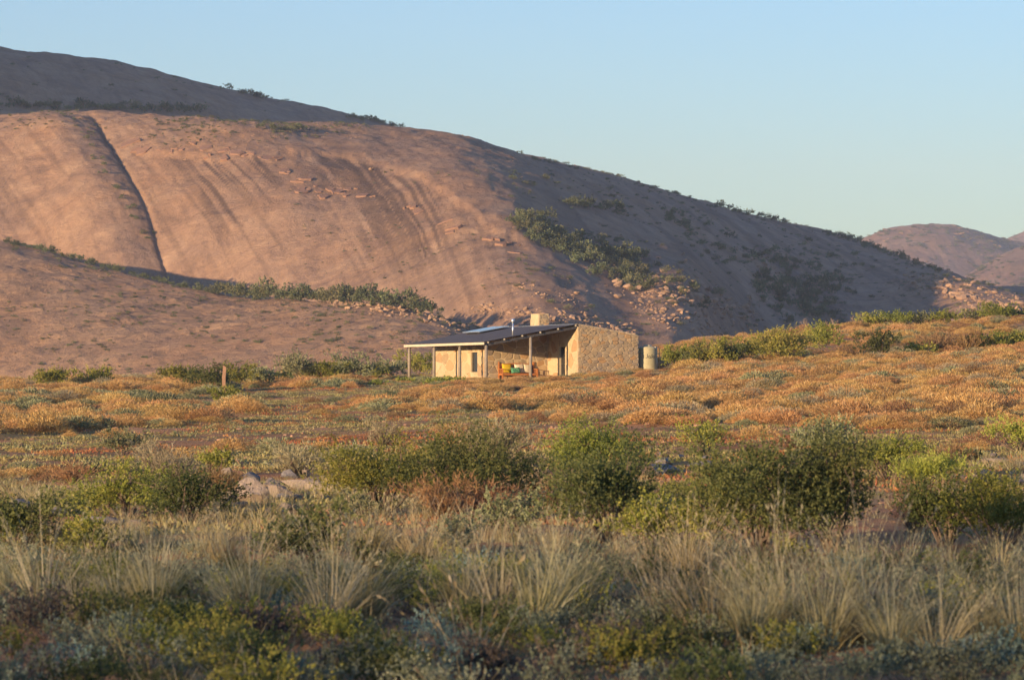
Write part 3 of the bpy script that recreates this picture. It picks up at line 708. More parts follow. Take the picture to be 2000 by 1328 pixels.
MB().tube([(.3, -.2, TH*1.0), (.66, -.30, TH*.99), (.70, -.31, TH*.9), (.72, -.32, .1)], .028, 8).build('pipe', M['blackpipe'], tk, True)
MB().tube([(.42, -.28, TH*.965), (.5, -.35, TH*.965)], .05, 8).build('inlet', M['cream'], tk)
# the four printed letters, bent round the tank: strokes of flat dark print
lt_ = MB(); TR2 = R0*.966+.006
def stroke(pts, w=.030):
    for i in range(len(pts)-1):
        (x0, z0), (x1, z1) = pts[i], pts[i+1]; L = math.hypot(x1-x0, z1-z0) or 1e-6; nx, nz = -(z1-z0)/L*w/2, (x1-x0)/L*w/2
        ex, ez = (x1-x0)/L*w*.35, (z1-z0)/L*w*.35
        q = [(x0+nx-ex, z0+nz-ez), (x1+nx+ex, z1+nz+ez), (x1-nx+ex, z1-nz+ez), (x0-nx-ex, z0-nz-ez)]
        V = []
        for (x, z) in q:
            an = -math.pi/2+(x+.09)/TR2; r_ = TR2+.0015*(i % 2); V.append((r_*math.cos(an), r_*math.sin(an), z+TH*.60))
        lt_.add(V, [(0, 1, 2, 3)])
def arc(cx, cz, rx, rz_, a0, a1, n=10): return [(cx+rx*math.cos(math.radians(a0+(a1-a0)*k/n)), cz+rz_*math.sin(math.radians(a0+(a1-a0)*k/n))) for k in range(n+1)]
for x0 in (-.12, .16):
    stroke([(x0, .22), (x0, .05)]+arc(x0-.055, .05, .055, .06, 0, -150, 7))
    stroke(arc(x0+.12, .055, .062, .065, 0, 360, 14))
lt_.build('lettering', M['frame'], tk)
# upright stone post on the plain
pp = gat(438, 771); hgt = 56*pp[1]/F
po = MB(); prng = random.Random(3); secs = []
for k in range(6):
    z = hgt*k/5; w = .10*(1-.12*k/5)*(1+.15*prng.uniform(-1, 1)); secs.append([(w*sx*prng.uniform(.8, 1.1)+.02*math.sin(k*1.7), .11*sy*prng.uniform(.8, 1.1), z-.1*(k == 0)+(.12*sx if k == 5 else 0)*-.4) for sx, sy in ((-1, -1), (1, -1), (1, 1), (-1, 1))])
V = [p for s_ in secs for p in s_]; Fs = [(4*k+i, 4*k+(i+1) % 4, 4*k+4+(i+1) % 4, 4*k+4+i) for k in range(5) for i in range(4)]+[(0, 3, 2, 1), (20, 21, 22, 23)]
po.add(V, Fs)
M['poststone'] = rock_mat('brown_post', (.25, .145, .09), (.19, .115, .075), (.32, .20, .13), 3, .03)
tag(po.build('fence_post', M['poststone'], None, False, tuple(pp)), 'lone reddish brown upright post in front of green bushes', 'post')
# ------------------------------------------------------------------ plants: generators
def unit(v): return v/np.maximum(np.linalg.norm(v, axis=-1, keepdims=True), 1e-9)
def leaves_at(r, P, D, ln, wd, bend=.0):
    """rhombic leaves: P base points, D directions"""
    n = len(P); ln = ln*(.6+.8*r.random((n, 1))); D = unit(D)
    S = unit(np.cross(D, unit(r.normal(size=(n, 3)))))*wd*(.7+.6*r.random((n, 1)))
    V = np.stack([P, P+D*ln*.5+S, P+D*ln, P+D*ln*.5-S], 1).reshape(-1, 3)
    Fc = np.arange(4*n).reshape(n, 4); return V, Fc, np.repeat(r.random(n), 4)
def join(parts):
    V = []; Fc = []; A = []; n = 0
    for v, f, a in parts: V.append(v); Fc.append(f+n); A.append(a); n += len(v)
    return np.vstack(V), np.vstack(Fc), np.concatenate(A)
def crown(r, n, W, H, z0=.15, clumps=22, leaf=.05, aspect=.35, spread=.17, up=.4, hollow=.45, lop=.5):
    """foliage in clumps spread through a bush of width W, height H; returns leaf mesh arrays and the clump centres"""
    th = r.random(clumps)*2*math.pi; c = r.random(clumps)**.8
    ph = np.arccos(1-1.15*c); rad = hollow+(1-hollow)*r.random(clumps)**.5
    lump = 1+lop*r.normal(size=clumps)
    C = np.stack([np.cos(th)*np.sin(ph)*rad*W*.42*lump, np.sin(th)*np.sin(ph)*rad*W*.42*lump, H*(z0+(1-z0)*.86*np.clip(np.cos(ph)*rad*lump*.55+.42, 0.02, 1))], -1)
    sz = (.6+.8*r.random(clumps)); w = sz**2/np.sum(sz**2); per = 9; ns = max(12, n//per); cs = r.choice(clumps, ns, p=w)
    # leafy shoots: each starts in its clump and runs up and out, leaves along it
    off = r.normal(size=(ns, 3))*np.array([W*spread, W*spread, H*spread*.8])*sz[cs][:, None]*.8
    S0 = C[cs]+off; S0[:, 2] = np.where(S0[:, 2] < .02*H, np.abs(S0[:, 2])*.5+.03*H, S0[:, 2])
    SD = unit(unit(S0-np.array([0, 0, H*.25]))*.7+r.normal(size=(ns, 3))*.45+np.array([0, 0, up]))
    SL_ = (.07*W+.10*H)*(.4+1.0*r.random((ns, 1))); n = ns*per; ci = np.repeat(cs, per)
    tq = r.random((n, 1)); P = np.repeat(S0, per, 0)+np.repeat(SD*SL_, per, 0)*tq+r.normal(size=(n, 3))*leaf*.25
    D = np.repeat(SD, per, 0)+r.normal(size=(n, 3))*.55
    V, Fc, A = leaves_at(r, P, D, leaf, leaf*aspect)
    tint = r.random(clumps)                        # some twigs bear older, darker leaves
    A = np.clip(A*.55+.45*np.repeat(tint[ci], 4), 0, 1); return (V, Fc, A), C
def blades(r, n, R, L, W, lean, droop=.25, seg=3, zj=0.0):
    """curved grass blades fanning out of a tuft"""
    az = r.random(n)*2*math.pi; rr = R*np.sqrt(r.random(n)); B = np.stack([np.cos(az)*rr, np.sin(az)*rr, np.zeros(n)+zj], -1)
    az2 = az+r.normal(size=n)*.7; tl = np.abs(r.normal(size=n))*lean*.6+lean*.5*rr/max(R, 1e-6)
    l = L*(.45+.6*r.random(n)); out = np.stack([np.cos(az2), np.sin(az2), np.zeros(n)], -1)
    S = np.stack([-np.sin(az2+r.normal(size=n)), np.cos(az2), np.zeros(n)], -1); S = unit(S)*W*(.6+.8*r.random((n, 1)))
    pts = []
    for k in range(seg+1):
        q = k/seg; ang = tl+droop*q*q*(1+r.random(n)*.6*0)
        pts.append(B+(out*np.sin(ang)[:, None]+np.array([0, 0, 1])*np.cos(ang)[:, None])*(l*q)[:, None])
    V = []
    for k in range(seg+1):
        w = (1-.85*(k/seg)); V += [pts[k]-S*w, pts[k]+S*w]
    V = np.stack(V, 1); m = 2*(seg+1); base = np.arange(n)[:, None]*m
    Fc = np.concatenate([base+np.array([2*k, 2*k+1, 2*k+3, 2*k+2]) for k in range(seg)], 0)
    return V.reshape(-1, 3), Fc, np.repeat(r.random(n), m)
def stems(r, C, W, H, rad, k=None, n=5):
    mb = MB(); idx = range(len(C)) if k is None else r.choice(len(C), min(k, len(C)), replace=False)
    for i in idx:
        c = C[i]; b = np.array([c[0]*.12, c[1]*.12, -.03]); m1 = b*.6+c*.4+r.normal(size=3)*W*.035; m2 = b*.25+c*.75+r.normal(size=3)*W*.035
        mb.tube([b, m1, m2, c], [rad, rad*.75, rad*.5, rad*.2], n, False)
        for q in range(2):
            e = c+r.normal(size=3)*np.array([W*.12, W*.12, H*.1]); mb.tube([m2, (m2+e)/2+r.normal(size=3)*W*.02, e], [rad*.4, rad*.3, rad*.1], 3, False)
    return mb
def leafmesh(name, arr): return fast_mesh(name, arr[0], arr[1], False, {'rnd': arr[2]})
STYLE = {  # leaves per m2 of outline, leaf length, aspect, spread, up, clumps, height of the lowest leaves
    'green': ('green', 12500, .027, .36, .115, .4, 26, .05), 'dark': ('dkgreen', 12500, .027, .38, .115, .4, 30, .04), 'lime': ('lime', 8500, .05, .12, .12, 1.5, 24, .05),
    'sage': ('sage', 10500, .027, .42, .13, .5, 22, .05), 'pale': ('pale', 4200, .085, .05, .17, 1.0, 22, .05), 'rust': ('rust', 4200, .08, .055, .17, .9, 20, .05),
    'bright': ('lime', 10500, .027, .36, .14, .5, 26, .04), 'karoo': ('karoo', 7000, .027, .42, .14, .6, 24, .04), 'glauc': ('glauc', 4200, .038, .5, .13, .6, 20, .04)}
def shrub_arr(seed, style, W, H, dens=1.0, leafk=1.0):
    r = np.random.default_rng(seed); m, d, lf, asp, sp, up, cl, z0 = STYLE[style]
    n = int(max(160, d*W*H*dens)); arr, C = crown(r, n, W, H, z0, cl, lf*leafk, asp, sp, up)
    if style in ('pale', 'rust', 'lime'):
        arr = join([arr, blades(r, int(n*.25), W*.08, H*.95, .004*leafk**2, .75 if style != 'lime' else .5, .15, 2)])
    return arr, C, m, r
def shrub(u, y, wpx, hpx, style, label, seed, group=None, dens=1.0, cat='shrub', name='shrub'):
    """one bush where its foot shows at photo pixel (u, y)"""
    p = gat(u, y); W = wpx*p[1]/F; H = hpx*p[1]/F*(1.12 if p[1] > 150 else 1.05)
    lk = max(1.0, (p[1]/42.0)**.75)
    arr, C, m, r = shrub_arr(seed, style, W, H, dens/lk**1.7, lk)
    o = empty(name, (p[0], p[1], p[2]-.02), 0); tag(o, label, cat, group)
    link('foliage', leafmesh('foliage', arr), M[m], o)
    stems(r, C, W, H, .010+.010*W, 16 if p[1] < 80 else 7).build('stem', M['stem'], o)
    return o

# ------------------------------------------------------------------ rocks
def rock_mesh(name, seed, sub=3, flat=.6, cuts=9, jag=.14, lo=.55):
    r = np.random.default_rng(seed); bm = bmesh.new(); bmesh.ops.create_icosphere(bm, subdivisions=sub, radius=1.0)
    V = np.array([v.co for v in bm.verts])
    for k in range(cuts):
        n = unit(r.normal(size=3)); d = lo+.35*r.random(); s = V@n-d; V = V-np.where(s > 0, s, 0)[:, None]*n*.92
    V = V*(1+jag*(.6*fbm(V[:, 0]*1.7+seed, V[:, 1]*1.7+V[:, 2]*1.3, 5, seed, .6)[:, None]))
    V = V*np.array([1.0, .8, flat])
    for v, c in zip(bm.verts, V): v.co = c
    me = bpy.data.meshes.new(name); bm.to_mesh(me); bm.free()
    if sub >= 5: me.polygons.foreach_set('use_smooth', np.ones(len(me.polygons), dtype=bool)); me.set_sharp_from_angle(angle=math.radians(28)) if hasattr(me, 'set_sharp_from_angle') else None
    return me
# ------------------------------------------------------------------ hill shrubs, boulders, slabs
hrng = np.random.default_rng(21)
def hill_shrub_mesh(k, yellow=False):
    arr, C = crown(np.random.default_rng(900+k), 620, 1.0, .8, .02, 14, .075, .5, .13, .4, .4)
    return leafmesh('hill_shrub', arr)
HSM = [hill_shrub_mesh(k) for k in range(6)]
for m in HSM: m.materials.append(M['hillgreen'])
M['hillsage'] = leaf_mat('hill_sage_leaves', [(0, (.10, .11, .05)), (.5, (.17, .17, .085)), (1, (.26, .25, .13))], .2, .3)
HSY = [hill_shrub_mesh(k+20) for k in range(4)]
for m in HSY: m.materials.append(M['hillsage'])
# (hill, polygon-like band: list of (u, y) spine points, half width px, count, size m lo, hi, yellow share, label, group)
BANDS = [
    (foothill, [(0, 474), (60, 482), (140, 500), (230, 522), (300, 540), (420, 562)], 6, 62, .7, 1.7, 0, 'dark green shrub in the shaded gully behind the left foothill', 'shrubs in the shaded gully'),
    (foothill, [(420, 572), (520, 570), (600, 574), (700, 580), (780, 584), (830, 590)], 13, 70, 1.7, 3.4, .6, 'sage green shrub in the lit thicket at the foot of the dome', 'shrubs in the lit thicket'),
    (dome, [(1010, 440), (1060, 462), (1110, 490), (1160, 512), (1220, 525), (1260, 535)], 28, 110, 1.7, 3.4, .15, 'dark shrub in the diagonal thicket on the shaded flank', 'shrubs in the diagonal thicket'),
    (dome, [(1170, 530), (1260, 545), (1330, 560), (1400, 585)], 22, 34, 1.2, 2.2, .8, 'pale sage shrub among the boulders on the shaded flank', 'pale shrubs among the boulders'),
    (dome, [(1470, 560), (1530, 575), (1590, 590), (1640, 610)], 42, 90, 1.6, 3.4, .1, 'dark shrub in the hollow low on the right flank', 'shrubs in the hollow'),
    (dome, [(1500, 500), (1560, 520), (1620, 545), (1660, 580)], 12, 22, 1.3, 2.3, .6, 'yellow green shrub along the upper edge of the hollow', 'shrubs along the hollow edge'),
    (dome, [(1100, 400), (1150, 408), (1210, 416)], 6, 14, 1.6, 2.8, 0, 'dark shrub in the short row high on the shaded flank', 'shrubs in the short row'),
    (dome, [(1300, 425), (1335, 440), (1355, 455)], 8, 10, 1.5, 2.4, 0, 'dark shrub in the small clump right of the short row', 'shrubs in the small clump'),
    (dome, [(1390, 404), (1440, 416), (1480, 424), (1530, 436)], 3, 14, 1.4, 2.6, 0, 'dark bush on the skyline above the right flank', 'bushes on the right skyline'),
    (dome, [(1605, 455), (1640, 460), (1665, 468), (1700, 485), (1780, 515), (1850, 540)], 5, 30, 1.6, 3.0, 0, 'dark shrub near the skyline knob on the right', 'shrubs at the skyline knob'),
    (dome, [(1350, 470), (1450, 500), (1560, 495), (1680, 530)], 30, 46, 1.2, 2.4, .3, 'small shrub scattered over the shaded right flank', 'shrubs scattered over the right flank'),
    (back, [(0, 210), (120, 212), (260, 216), (400, 219)], 5, 44, 2.0, 3.6, .15, 'dark shrub on the bench under the back summit', 'shrubs on the summit bench'),
    (back, [(452, 180), (490, 188), (530, 194)], 2, 9, 1.8, 3.0, 0, 'dark bush on the skyline of the back summit', 'bushes on the summit skyline'),
    (back, [(690, 230), (730, 236), (780, 250)], 5, 16, 1.8, 3.2, 0, 'dark bush where the back summit meets the dome skyline', 'bushes at the skyline junction'),
    (dome, [(500, 250), (560, 256), (590, 258)], 2, 8, 1.4, 2.2, .2, 'dark shrub in the small row on top of the lit dome', 'shrubs on top of the lit dome'),
    (dome, [(165, 265), (210, 330), (255, 410), (295, 480)], 9, 18, .8, 1.5, .2, 'small shrub lodged in the cleft of the lit dome', 'shrubs in the dome cleft')]
def along(sp, q):
    sp = np.array(sp, float); d = np.concatenate([[0], np.cumsum(np.linalg.norm(np.diff(sp, axis=0), axis=1))]); return np.array([np.interp(q*d[-1], d, sp[:, 0]), np.interp(q*d[-1], d, sp[:, 1])])
n_ind = 0; restP = []; restS = []; restI = []
for (hill, sp, hw, cnt, lo, hi, ysh, lab, grp) in BANDS:
    for k in range(cnt):
        c = along(sp, (k+hrng.random())/cnt)+np.array([hrng.normal()*6, hrng.normal()*hw*.62])
        c[1] = max(c[1], hill.yc(c[0])+1.5)
        p = hill.at(c[0], c[1]); s = lo+(hi-lo)*hrng.random()**1.5; yl = hrng.random() < ysh
        i = int(hrng.integers(len(HSY) if yl else len(HSM)))
        if n_ind < 300 and hrng.random() < .78:
            o = link('hill_shrub', (HSY if yl else HSM)[i], None, None, (p[0], p[1], p[2]-.1), (0, 0, hrng.random()*6.3), (s, s, s*(.8+.5*hrng.random())))
            tag(o, lab, 'shrub', grp); n_ind += 1
        else:
            restP.append((p[0], p[1], p[2]-.1)); restS.append((s, s, s)); restI.append(i if not yl else i+len(HSM))
# low scattered scrub and ledge plants on foothill, dome top and far flank: too small and many to count
def scrub(hill, n, ulo, uhi, slo, shi, lo, hi, ysh, mask):
    u = ulo+(uhi-ulo)*hrng.random(n*6); t_ = slo+(shi-slo)*hrng.random(n*6); Y = hill.Yb(u)+t_*(hill.Yc(u)-hill.Yb(u)); x = (u-1000)/F*Y
    keep = np.where(fbm(x/9, Y/12, 4, 71)+.25*hrng.normal(size=len(u)) > mask)[0][:n]
    z = hill.z(u[keep], Y[keep])
    for j, q in enumerate(keep):
        s = lo+(hi-lo)*hrng.random()**2; restP.append((x[q], Y[q], z[j]-.05)); restS.append((s, s, s*.75)); restI.append(int(hrng.integers(4))+(len(HSM) if hrng.random() < ysh else 0))
scrub(foothill, 900, -40, 1050, .05, 1.0, .3, .95, .35, .25)
scrub(dome, 700, 0, 900, .72, 1.0, .3, 1.0, .5, .2)
scrub(dome, 1500, 1000, 2040, .0, 1.0, .4, 1.5, .3, .12)
scrub(dome, 260, 560, 1100, .0, .5, .3, .8, .4, .3)
scrub(back, 160, 0, 850, .1, 1.0, .6, 1.6, .2, .3)
scrub(far1, 900, 1640, 2040, .0, .97, 2.0, 5.0, .3, .1); scrub(far3, 420, 1780, 2040, 0, .97, 1.8, 4.5, .3, .1); scrub(far2, 60, 1930, 2040, .2, 1.0, 3, 7, .2, .1)
restP = np.array(restP); nr_ = len(restP)
so = scatter('hill_scrub', restP, np.array(restS), np.stack([np.zeros(nr_), np.zeros(nr_), hrng.random(nr_)*6.3], -1), restI, HSM+HSY)
tag(so, 'small scrub dotted over the granite hills')
# boulders
BM = [rock_mesh('boulder', 300+k, 2, .62, 13, .1, .38) for k in range(8)]
for m in BM: m.materials.append(M['scree'])
ROCKS = [
    (foothill, [(640, 590), (720, 597), (800, 608), (860, 622), (905, 640)], 12, 230, 40, .35, 1.3, 'orange brown boulder in the rock band below the lit thicket', 'boulders below the lit thicket'),
    (dome, [(930, 605), (1010, 612), (1080, 620), (1150, 632), (1240, 650)], 14, 230, 36, .35, 1.4, 'brown boulder in the scree just behind the cottage', 'boulders behind the cottage'),
    (dome, [(1200, 545), (1290, 560), (1360, 585), (1430, 610), (1480, 630)], 28, 460, 70, .4, 1.9, 'tan boulder in the scree fan on the shaded flank', 'boulders in the scree fan'),
    (dome, [(1240, 600), (1300, 620), (1370, 640), (1420, 655)], 20, 220, 30, .35, 1.2, 'brown boulder low in the scree right of the cottage', 'boulders right of the cottage'),
    (dome, [(1770, 545), (1840, 565), (1900, 590), (1960, 605), (2010, 620)], 17, 260, 64, .6, 2.4, 'sunlit orange boulder on the slope at the right edge', 'sunlit boulders at the right edge'),
    (dome, [(1820, 535), (1900, 558), (1980, 588), (2030, 600)], 6, 50, 20, .6, 2.0, 'orange boulder along the skyline at the right edge', 'boulders along the right skyline'),
    (dome, [(1440, 490), (1490, 520), (1560, 555)], 10, 50, 16, .5, 1.7, 'orange boulder in the line above the shrub hollow', 'boulders above the hollow'),
    (dome, [(1000, 560), (1060, 575), (1130, 590)], 12, 60, 14, .3, .9, 'small boulder on the lit toe of the dome', 'boulders on the lit toe')]
bp = []; bs = []; bi = []
for (hill, sp, hw, cnt, ind, lo, hi, lab, grp) in ROCKS:
    L = []
    for k in range(cnt):
        c = along(sp, (k+hrng.random())/cnt)+np.array([hrng.normal()*8, hrng.normal()*hw*.6]); c[1] = max(c[1], hill.yc(c[0])+2)
        p = hill.at(c[0], c[1]); s = (lo+(hi-lo)*hrng.random()**2.8)*.6; L.append((s, p))
    L.sort(key=lambda q: -q[0])
    for k, (s, p) in enumerate(L):
        i = int(hrng.integers(8)); rot = (hrng.normal()*.25, hrng.normal()*.25, hrng.random()*6.3); sc = (s*(.8+.7*hrng.random()), s, s*(.7+.5*hrng.random()))
        if k < ind: tag(link('boulder', BM[i], None, None, (p[0], p[1], p[2]+s*.18), rot, sc), lab, 'boulder', grp)
        else: bp.append((p[0], p[1], p[2]+s*.1)); bs.append((sc, rot)); bi.append(i)
for (u, y, s, lab) in ((1334, 499, .85, 'upper of two lone orange boulders high on the shaded flank'), (1338, 513, 1.0, 'lower of two lone orange boulders high on the shaded flank'), (726, 334, .9, 'lone orange boulder on the dome above the slabs'), (1128, 575, .9, 'lone pale boulder left of the scree fan')):
    p = dome.at(u, y); tag(link('boulder', BM[int(s*100) % 8], None, None, (p[0], p[1], p[2]+s*.3), (.1, .2, u), s*.8), lab, 'boulder')
def pebbles(hill, n, ulo, uhi, slo, shi, lo, hi, mask, seed):
    u = ulo+(uhi-ulo)*hrng.random(n*6); t_ = slo+(shi-slo)*hrng.random(n*6); Y = hill.Yb(u)+t_*(hill.Yc(u)-hill.Yb(u)); x = (u-1000)/F*Y
    keep = np.where(fbm(x/8, Y/14, 4, seed) > mask)[0][:n]; z = hill.z(u[keep], Y[keep])
    for j, q in enumerate(keep):
        s = (lo+(hi-lo)*hrng.random()**2)*.5; bp.append((x[q], Y[q], z[j])); bs.append(((s*1.5, s, s*.4), (hrng.normal()*.2, hrng.normal()*.2, hrng.random()*6.3))); bi.append(int(hrng.integers(8)))
pebbles(foothill, 1500, -40, 1050, .03, .97, .2, .75, .25, 81); pebbles(dome, 500, 200, 1000, .66, .98, .3, .9, .3, 83)
pebbles(dome, 1100, 1000, 2040, 0, .9, .3, 1.2, .2, 85); pebbles(far1, 260, 1640, 2040, .1, 1, 3, 9, .1, 87); pebbles(dome, 400, 900, 1300, 0, .3, .25, .8, .1, 89)
bo = scatter('scree', np.array(bp), np.array([q[0] for q in bs]), np.array([q[1] for q in bs]), bi, BM); tag(bo, 'small loose stones over the granite slopes')
# sheeting slabs: broken plates of granite that lie on the dome
M['plate'] = granite('granite_plate', (.30, .175, .12), (.35, .22, .155), (.13, .09, .075), (.27, .165, .125), .3, 3.0, .5)
SL = [((232, 292), (300, 293), 5, 'row left of the streaks'), ((300, 296), (400, 285), 8, 'row left of the streaks'), ((395, 296), (470, 302), 8, 'row above the dark streaks'), ((470, 306), (550, 316), 6, 'row above the dark streaks'),
      ((545, 330), (600, 352), 6, 'stepped row right of the streaks'), ((580, 368), (660, 380), 9, 'stepped row right of the streaks'), ((650, 372), (735, 388), 8, 'stepped row right of the streaks'), ((775, 402), (830, 420), 4, 'long diagonal row on the shaded dome'), ((860, 432), (900, 452), 4, 'long diagonal row on the shaded dome'), ((945, 458), (1015, 492), 5, 'long diagonal row on the shaded dome')]
for (p0, p1, cnt, where) in SL:
    for k in range(cnt):
        q = (k+.5)/cnt; u = p0[0]+(p1[0]-p0[0])*q+hrng.normal()*6; y = p0[1]+(p1[1]-p0[1])*q+hrng.normal()*6
        p = dome.at(u, y); nn = dome.normal(p); w = (.8+2.4*hrng.random()**2)*(1.0 if cnt > 5 else 1.3); d_ = w*(.35+.35*hrng.random()); th = .12+.28*hrng.random()
        m_ = 7; an = np.sort(hrng.random(m_))*2*math.pi; poly = [(w*.6*math.cos(a_)*(.8+.3*hrng.random()), d_*math.sin(a_)*(.8+.3*hrng.random())) for a_ in an]
        mb = MB().prism(poly, lambda s_, t2, dd: (s_, t2, dd), -.3, th)
        me = mb.mesh('rock_slab'); bm = bmesh.new(); bm.from_mesh(me); bmesh.ops.bevel(bm, geom=bm.edges[:], offset=.05, segments=1, affect='EDGES'); bm.to_mesh(me); bm.free()
        qn = Vector(nn).to_track_quat('Z', 'Y').to_matrix().to_4x4() @ Matrix.Rotation(-.25+hrng.normal()*.3, 4, 'Z')
        o = link('rock_slab', me, M['plate'], None, tuple(p), qn.to_euler()); tag(o, 'broken granite plate in the '+where, 'rock slab', 'granite plates on the dome', 'thing')
# ------------------------------------------------------------------ rocks on the plain
RM = [rock_mesh('boulder', 500+k, 4, .48, 20, .2, .3) for k in range(7)]
RN = [m.copy() for m in RM]
for m in RM: m.materials.append(M['boulder'])
for m in RN: m.materials.append(M['slab'])
def rock(u, y, wpx, hpx, k, label, dark=False, group=None, deep=.7, rot=0.0):
    p = gat(u, y); W = wpx*p[1]/F/1.75; H = hpx*p[1]/F*1.2
    tag(link('boulder', (RN if dark else RM)[k % 7], None, None, (p[0], p[1]+W*deep*.4, p[2]+H*.18), (.05*k, .08, rot), (W, W*deep, H/.9)), label, 'boulder', group)
rock(500, 985, 95, 62, 0, 'rounded grey boulder at the left front of the outcrop', rot=.3)
rock(545, 975, 75, 52, 1, 'pinkish grey boulder in the middle of the outcrop front', rot=-.2)
rock(600, 962, 150, 52, 2, 'long low grey granite boulder forming the back of the outcrop', rot=.1)
rock(655, 950, 80, 40, 3, 'pale grey granite shelf at the right end of the outcrop')
rock(492, 945, 62, 36, 4, 'dark grey boulder behind the left end of the outcrop', True)
rock(577, 978, 42, 24, 5, 'small sunlit orange boulder lying on the outcrop', rot=.8)
rock(612, 968, 34, 22, 6, 'small white boulder on the right of the outcrop')
rock(640, 975, 24, 14, 1, 'smallest pale stone right of the white boulder')
rock(470, 995, 46, 26, 3, 'small grey stone in the grass below the outcrop')
rock(205, 1025, 120, 34, 2, 'flat grey rock shelf in the grass at left', True)
rock(110, 1010, 110, 26, 0, 'low grey rock shelf near the left edge', True)
rock(40, 990, 70, 24, 4, 'shaded grey rock at the left edge', True)
rock(265, 1030, 60, 26, 5, 'pinkish rock under the left thorn bush')
rock(1305, 925, 95, 34, 1, 'dark grey flat boulder between the bushes, left one', True)
rock(1375, 917, 75, 28, 6, 'dark grey flat boulder between the bushes, right one', True)
rock(1655, 925, 50, 22, 3, 'grey stone between the two bushes right of centre', True)
rock(1958, 905, 95, 20, 2, 'long pale pinkish rock near the right edge')
rock(1935, 932, 60, 18, 0, 'pale rock in front of the long rock at right')
rock(1878, 940, 62, 20, 5, 'white flat rock right of the lime bush')
rock(1910, 938, 34, 22, 1, 'small orange boulder beside the white flat rock')
rock(1925, 907, 30, 18, 4, 'small orange boulder below the dark round bush')
rock(1105, 945, 40, 30, 3, 'sunlit stone in the gap between the green bushes', rot=1.)
rock(1080, 965, 50, 22, 6, 'lower sunlit stone in the gap between the green bushes')
rock(455, 972, 40, 30, 2, 'grey stone at the far left end of the outcrop', rot=.5)
rock(530, 950, 60, 34, 6, 'grey boulder at the top of the outcrop', rot=1.2)
rock(568, 940, 48, 22, 0, 'flat grey boulder behind the top of the outcrop', True)
rock(625, 948, 70, 28, 5, 'broad grey boulder at the upper right of the outcrop', rot=.4)
rock(555, 998, 50, 26, 4, 'grey stone at the foot of the outcrop centre', rot=2.)
rock(520, 1003, 36, 20, 6, 'pinkish stone at the foot of the outcrop left', rot=.9)
rock(672, 968, 36, 20, 2, 'pale stone beside the thicket at the outcrop end', rot=.2)
rk = random.Random(12)
for k in range(22): rock(rk.uniform(440, 690), rk.uniform(932, 1000), rk.uniform(22, 62), rk.uniform(12, 30), k, 'broken grey stone in the pile of the left outcrop', k % 4 == 0, 'broken stones of the outcrop', rot=rk.uniform(0, 6))
for k in range(12): rock(rk.uniform(1850, 2010), rk.uniform(893, 952), rk.uniform(20, 60), rk.uniform(9, 18), k+2, 'pale broken stone on the rocky patch at right', False, 'broken stones at right', rot=rk.uniform(0, 6))
for k in range(7): rock(rk.uniform(1265, 1420), rk.uniform(893, 928), rk.uniform(26, 70), rk.uniform(12, 24), k+4, 'dark grey flat stone between the bushes right of centre', True, 'dark stones right of centre', rot=rk.uniform(0, 6))
for k in range(9): rock(rk.uniform(-20, 290), rk.uniform(985, 1035), rk.uniform(24, 70), rk.uniform(10, 22), k+1, 'grey stone on the rock shelf at lower left', k % 2 == 0, 'stones on the left rock shelf', rot=rk.uniform(0, 6))
rng6 = np.random.default_rng(66)
# pebbles on the bare red soil
PB_ = [rock_mesh('pebble', 700+k, 1, .6, 6, .1) for k in range(5)]
M['pebble'] = rock_mat('pebble', (.40, .22, .13), (.30, .18, .12), (.48, .34, .24), 6, .02)
for m in PB_: m.materials.append(M['pebble'])
def field(n, y0, y1, ulo=-120, uhi=2120):
    """points spread evenly over the ground between two distances"""
    Y = np.sqrt(y0*y0+(y1*y1-y0*y0)*rng6.random(n)); u = ulo+(uhi-ulo)*rng6.random(n); x = (u-1000)/F*Y
    z = ground_z(x, Y); return u, row(z, Y), x, Y, z
def in_house(x, Y, m=.3):
    a = (x-HC[0])*AX[0]+(Y-HC[1])*AX[1]; b = (x-HC[0])*BX[0]+(Y-HC[1])*BX[1]
    return (a > -m) & (a < DEEP+m) & (b > EAVE_B-m) & (b < RIGHT_B+m) | (np.hypot(a-.8, b-5.04) < .75)
u, y, x, Y, z = field(2600, 38, 150)
n = len(u); s = .02+.09*rng6.random(n)**3
tag(scatter('pebbles', np.stack([x, Y, z], -1), np.stack([s*1.3, s, s], -1), np.stack([rng6.normal(size=n)*.2, np.zeros(n), rng6.random(n)*6.3], -1), rng6.integers(0, 5, n), PB_), 'loose stones on the red soil')
# ------------------------------------------------------------------ dry tan bushes of the plain
def tan_mesh(k, mt, n=150, w=.0055):
    r = np.random.default_rng(1200+k)
    # mound of fine twigs: short twigs on a low dome surface, pointing up and out
    th = r.random(n)*2*math.pi; q = np.sqrt(r.random(n)); lump = 1+.25*np.sin(th*2+k)+.15*np.sin(th*5+2*k)
    P = np.stack([np.cos(th)*q*.5*lump, np.sin(th)*q*.5*lump, .42*np.sqrt(np.maximum(1-q*q, 0))*(.35+.6*r.random(n))], -1)
    D = P*np.array([1.1, 1.1, .6])+np.array([0, 0, .35])+r.normal(size=(n, 3))*.22
    me = leafmesh('dry_bush', leaves_at(r, P, D, .075, w*1.15)); me.materials.append(M[mt]); return me
TAN = [tan_mesh(k, 'tan', 2000) for k in range(8)]; RUST = [tan_mesh(k+30, 'rust', 1500) for k in range(4)]; SAGE = [tan_mesh(k+60, 'sage', 1300, .009) for k in range(4)]
PAL = [tan_mesh(k+80, 'pale', 1500) for k in range(3)]; BRT = [tan_mesh(k+90, 'bright', 1) if False else None for k in range(0)]
KINDS = TAN+RUST+SAGE+PAL
u, y, x, Y, z = field(23000, 62, 292, -160, 2160)
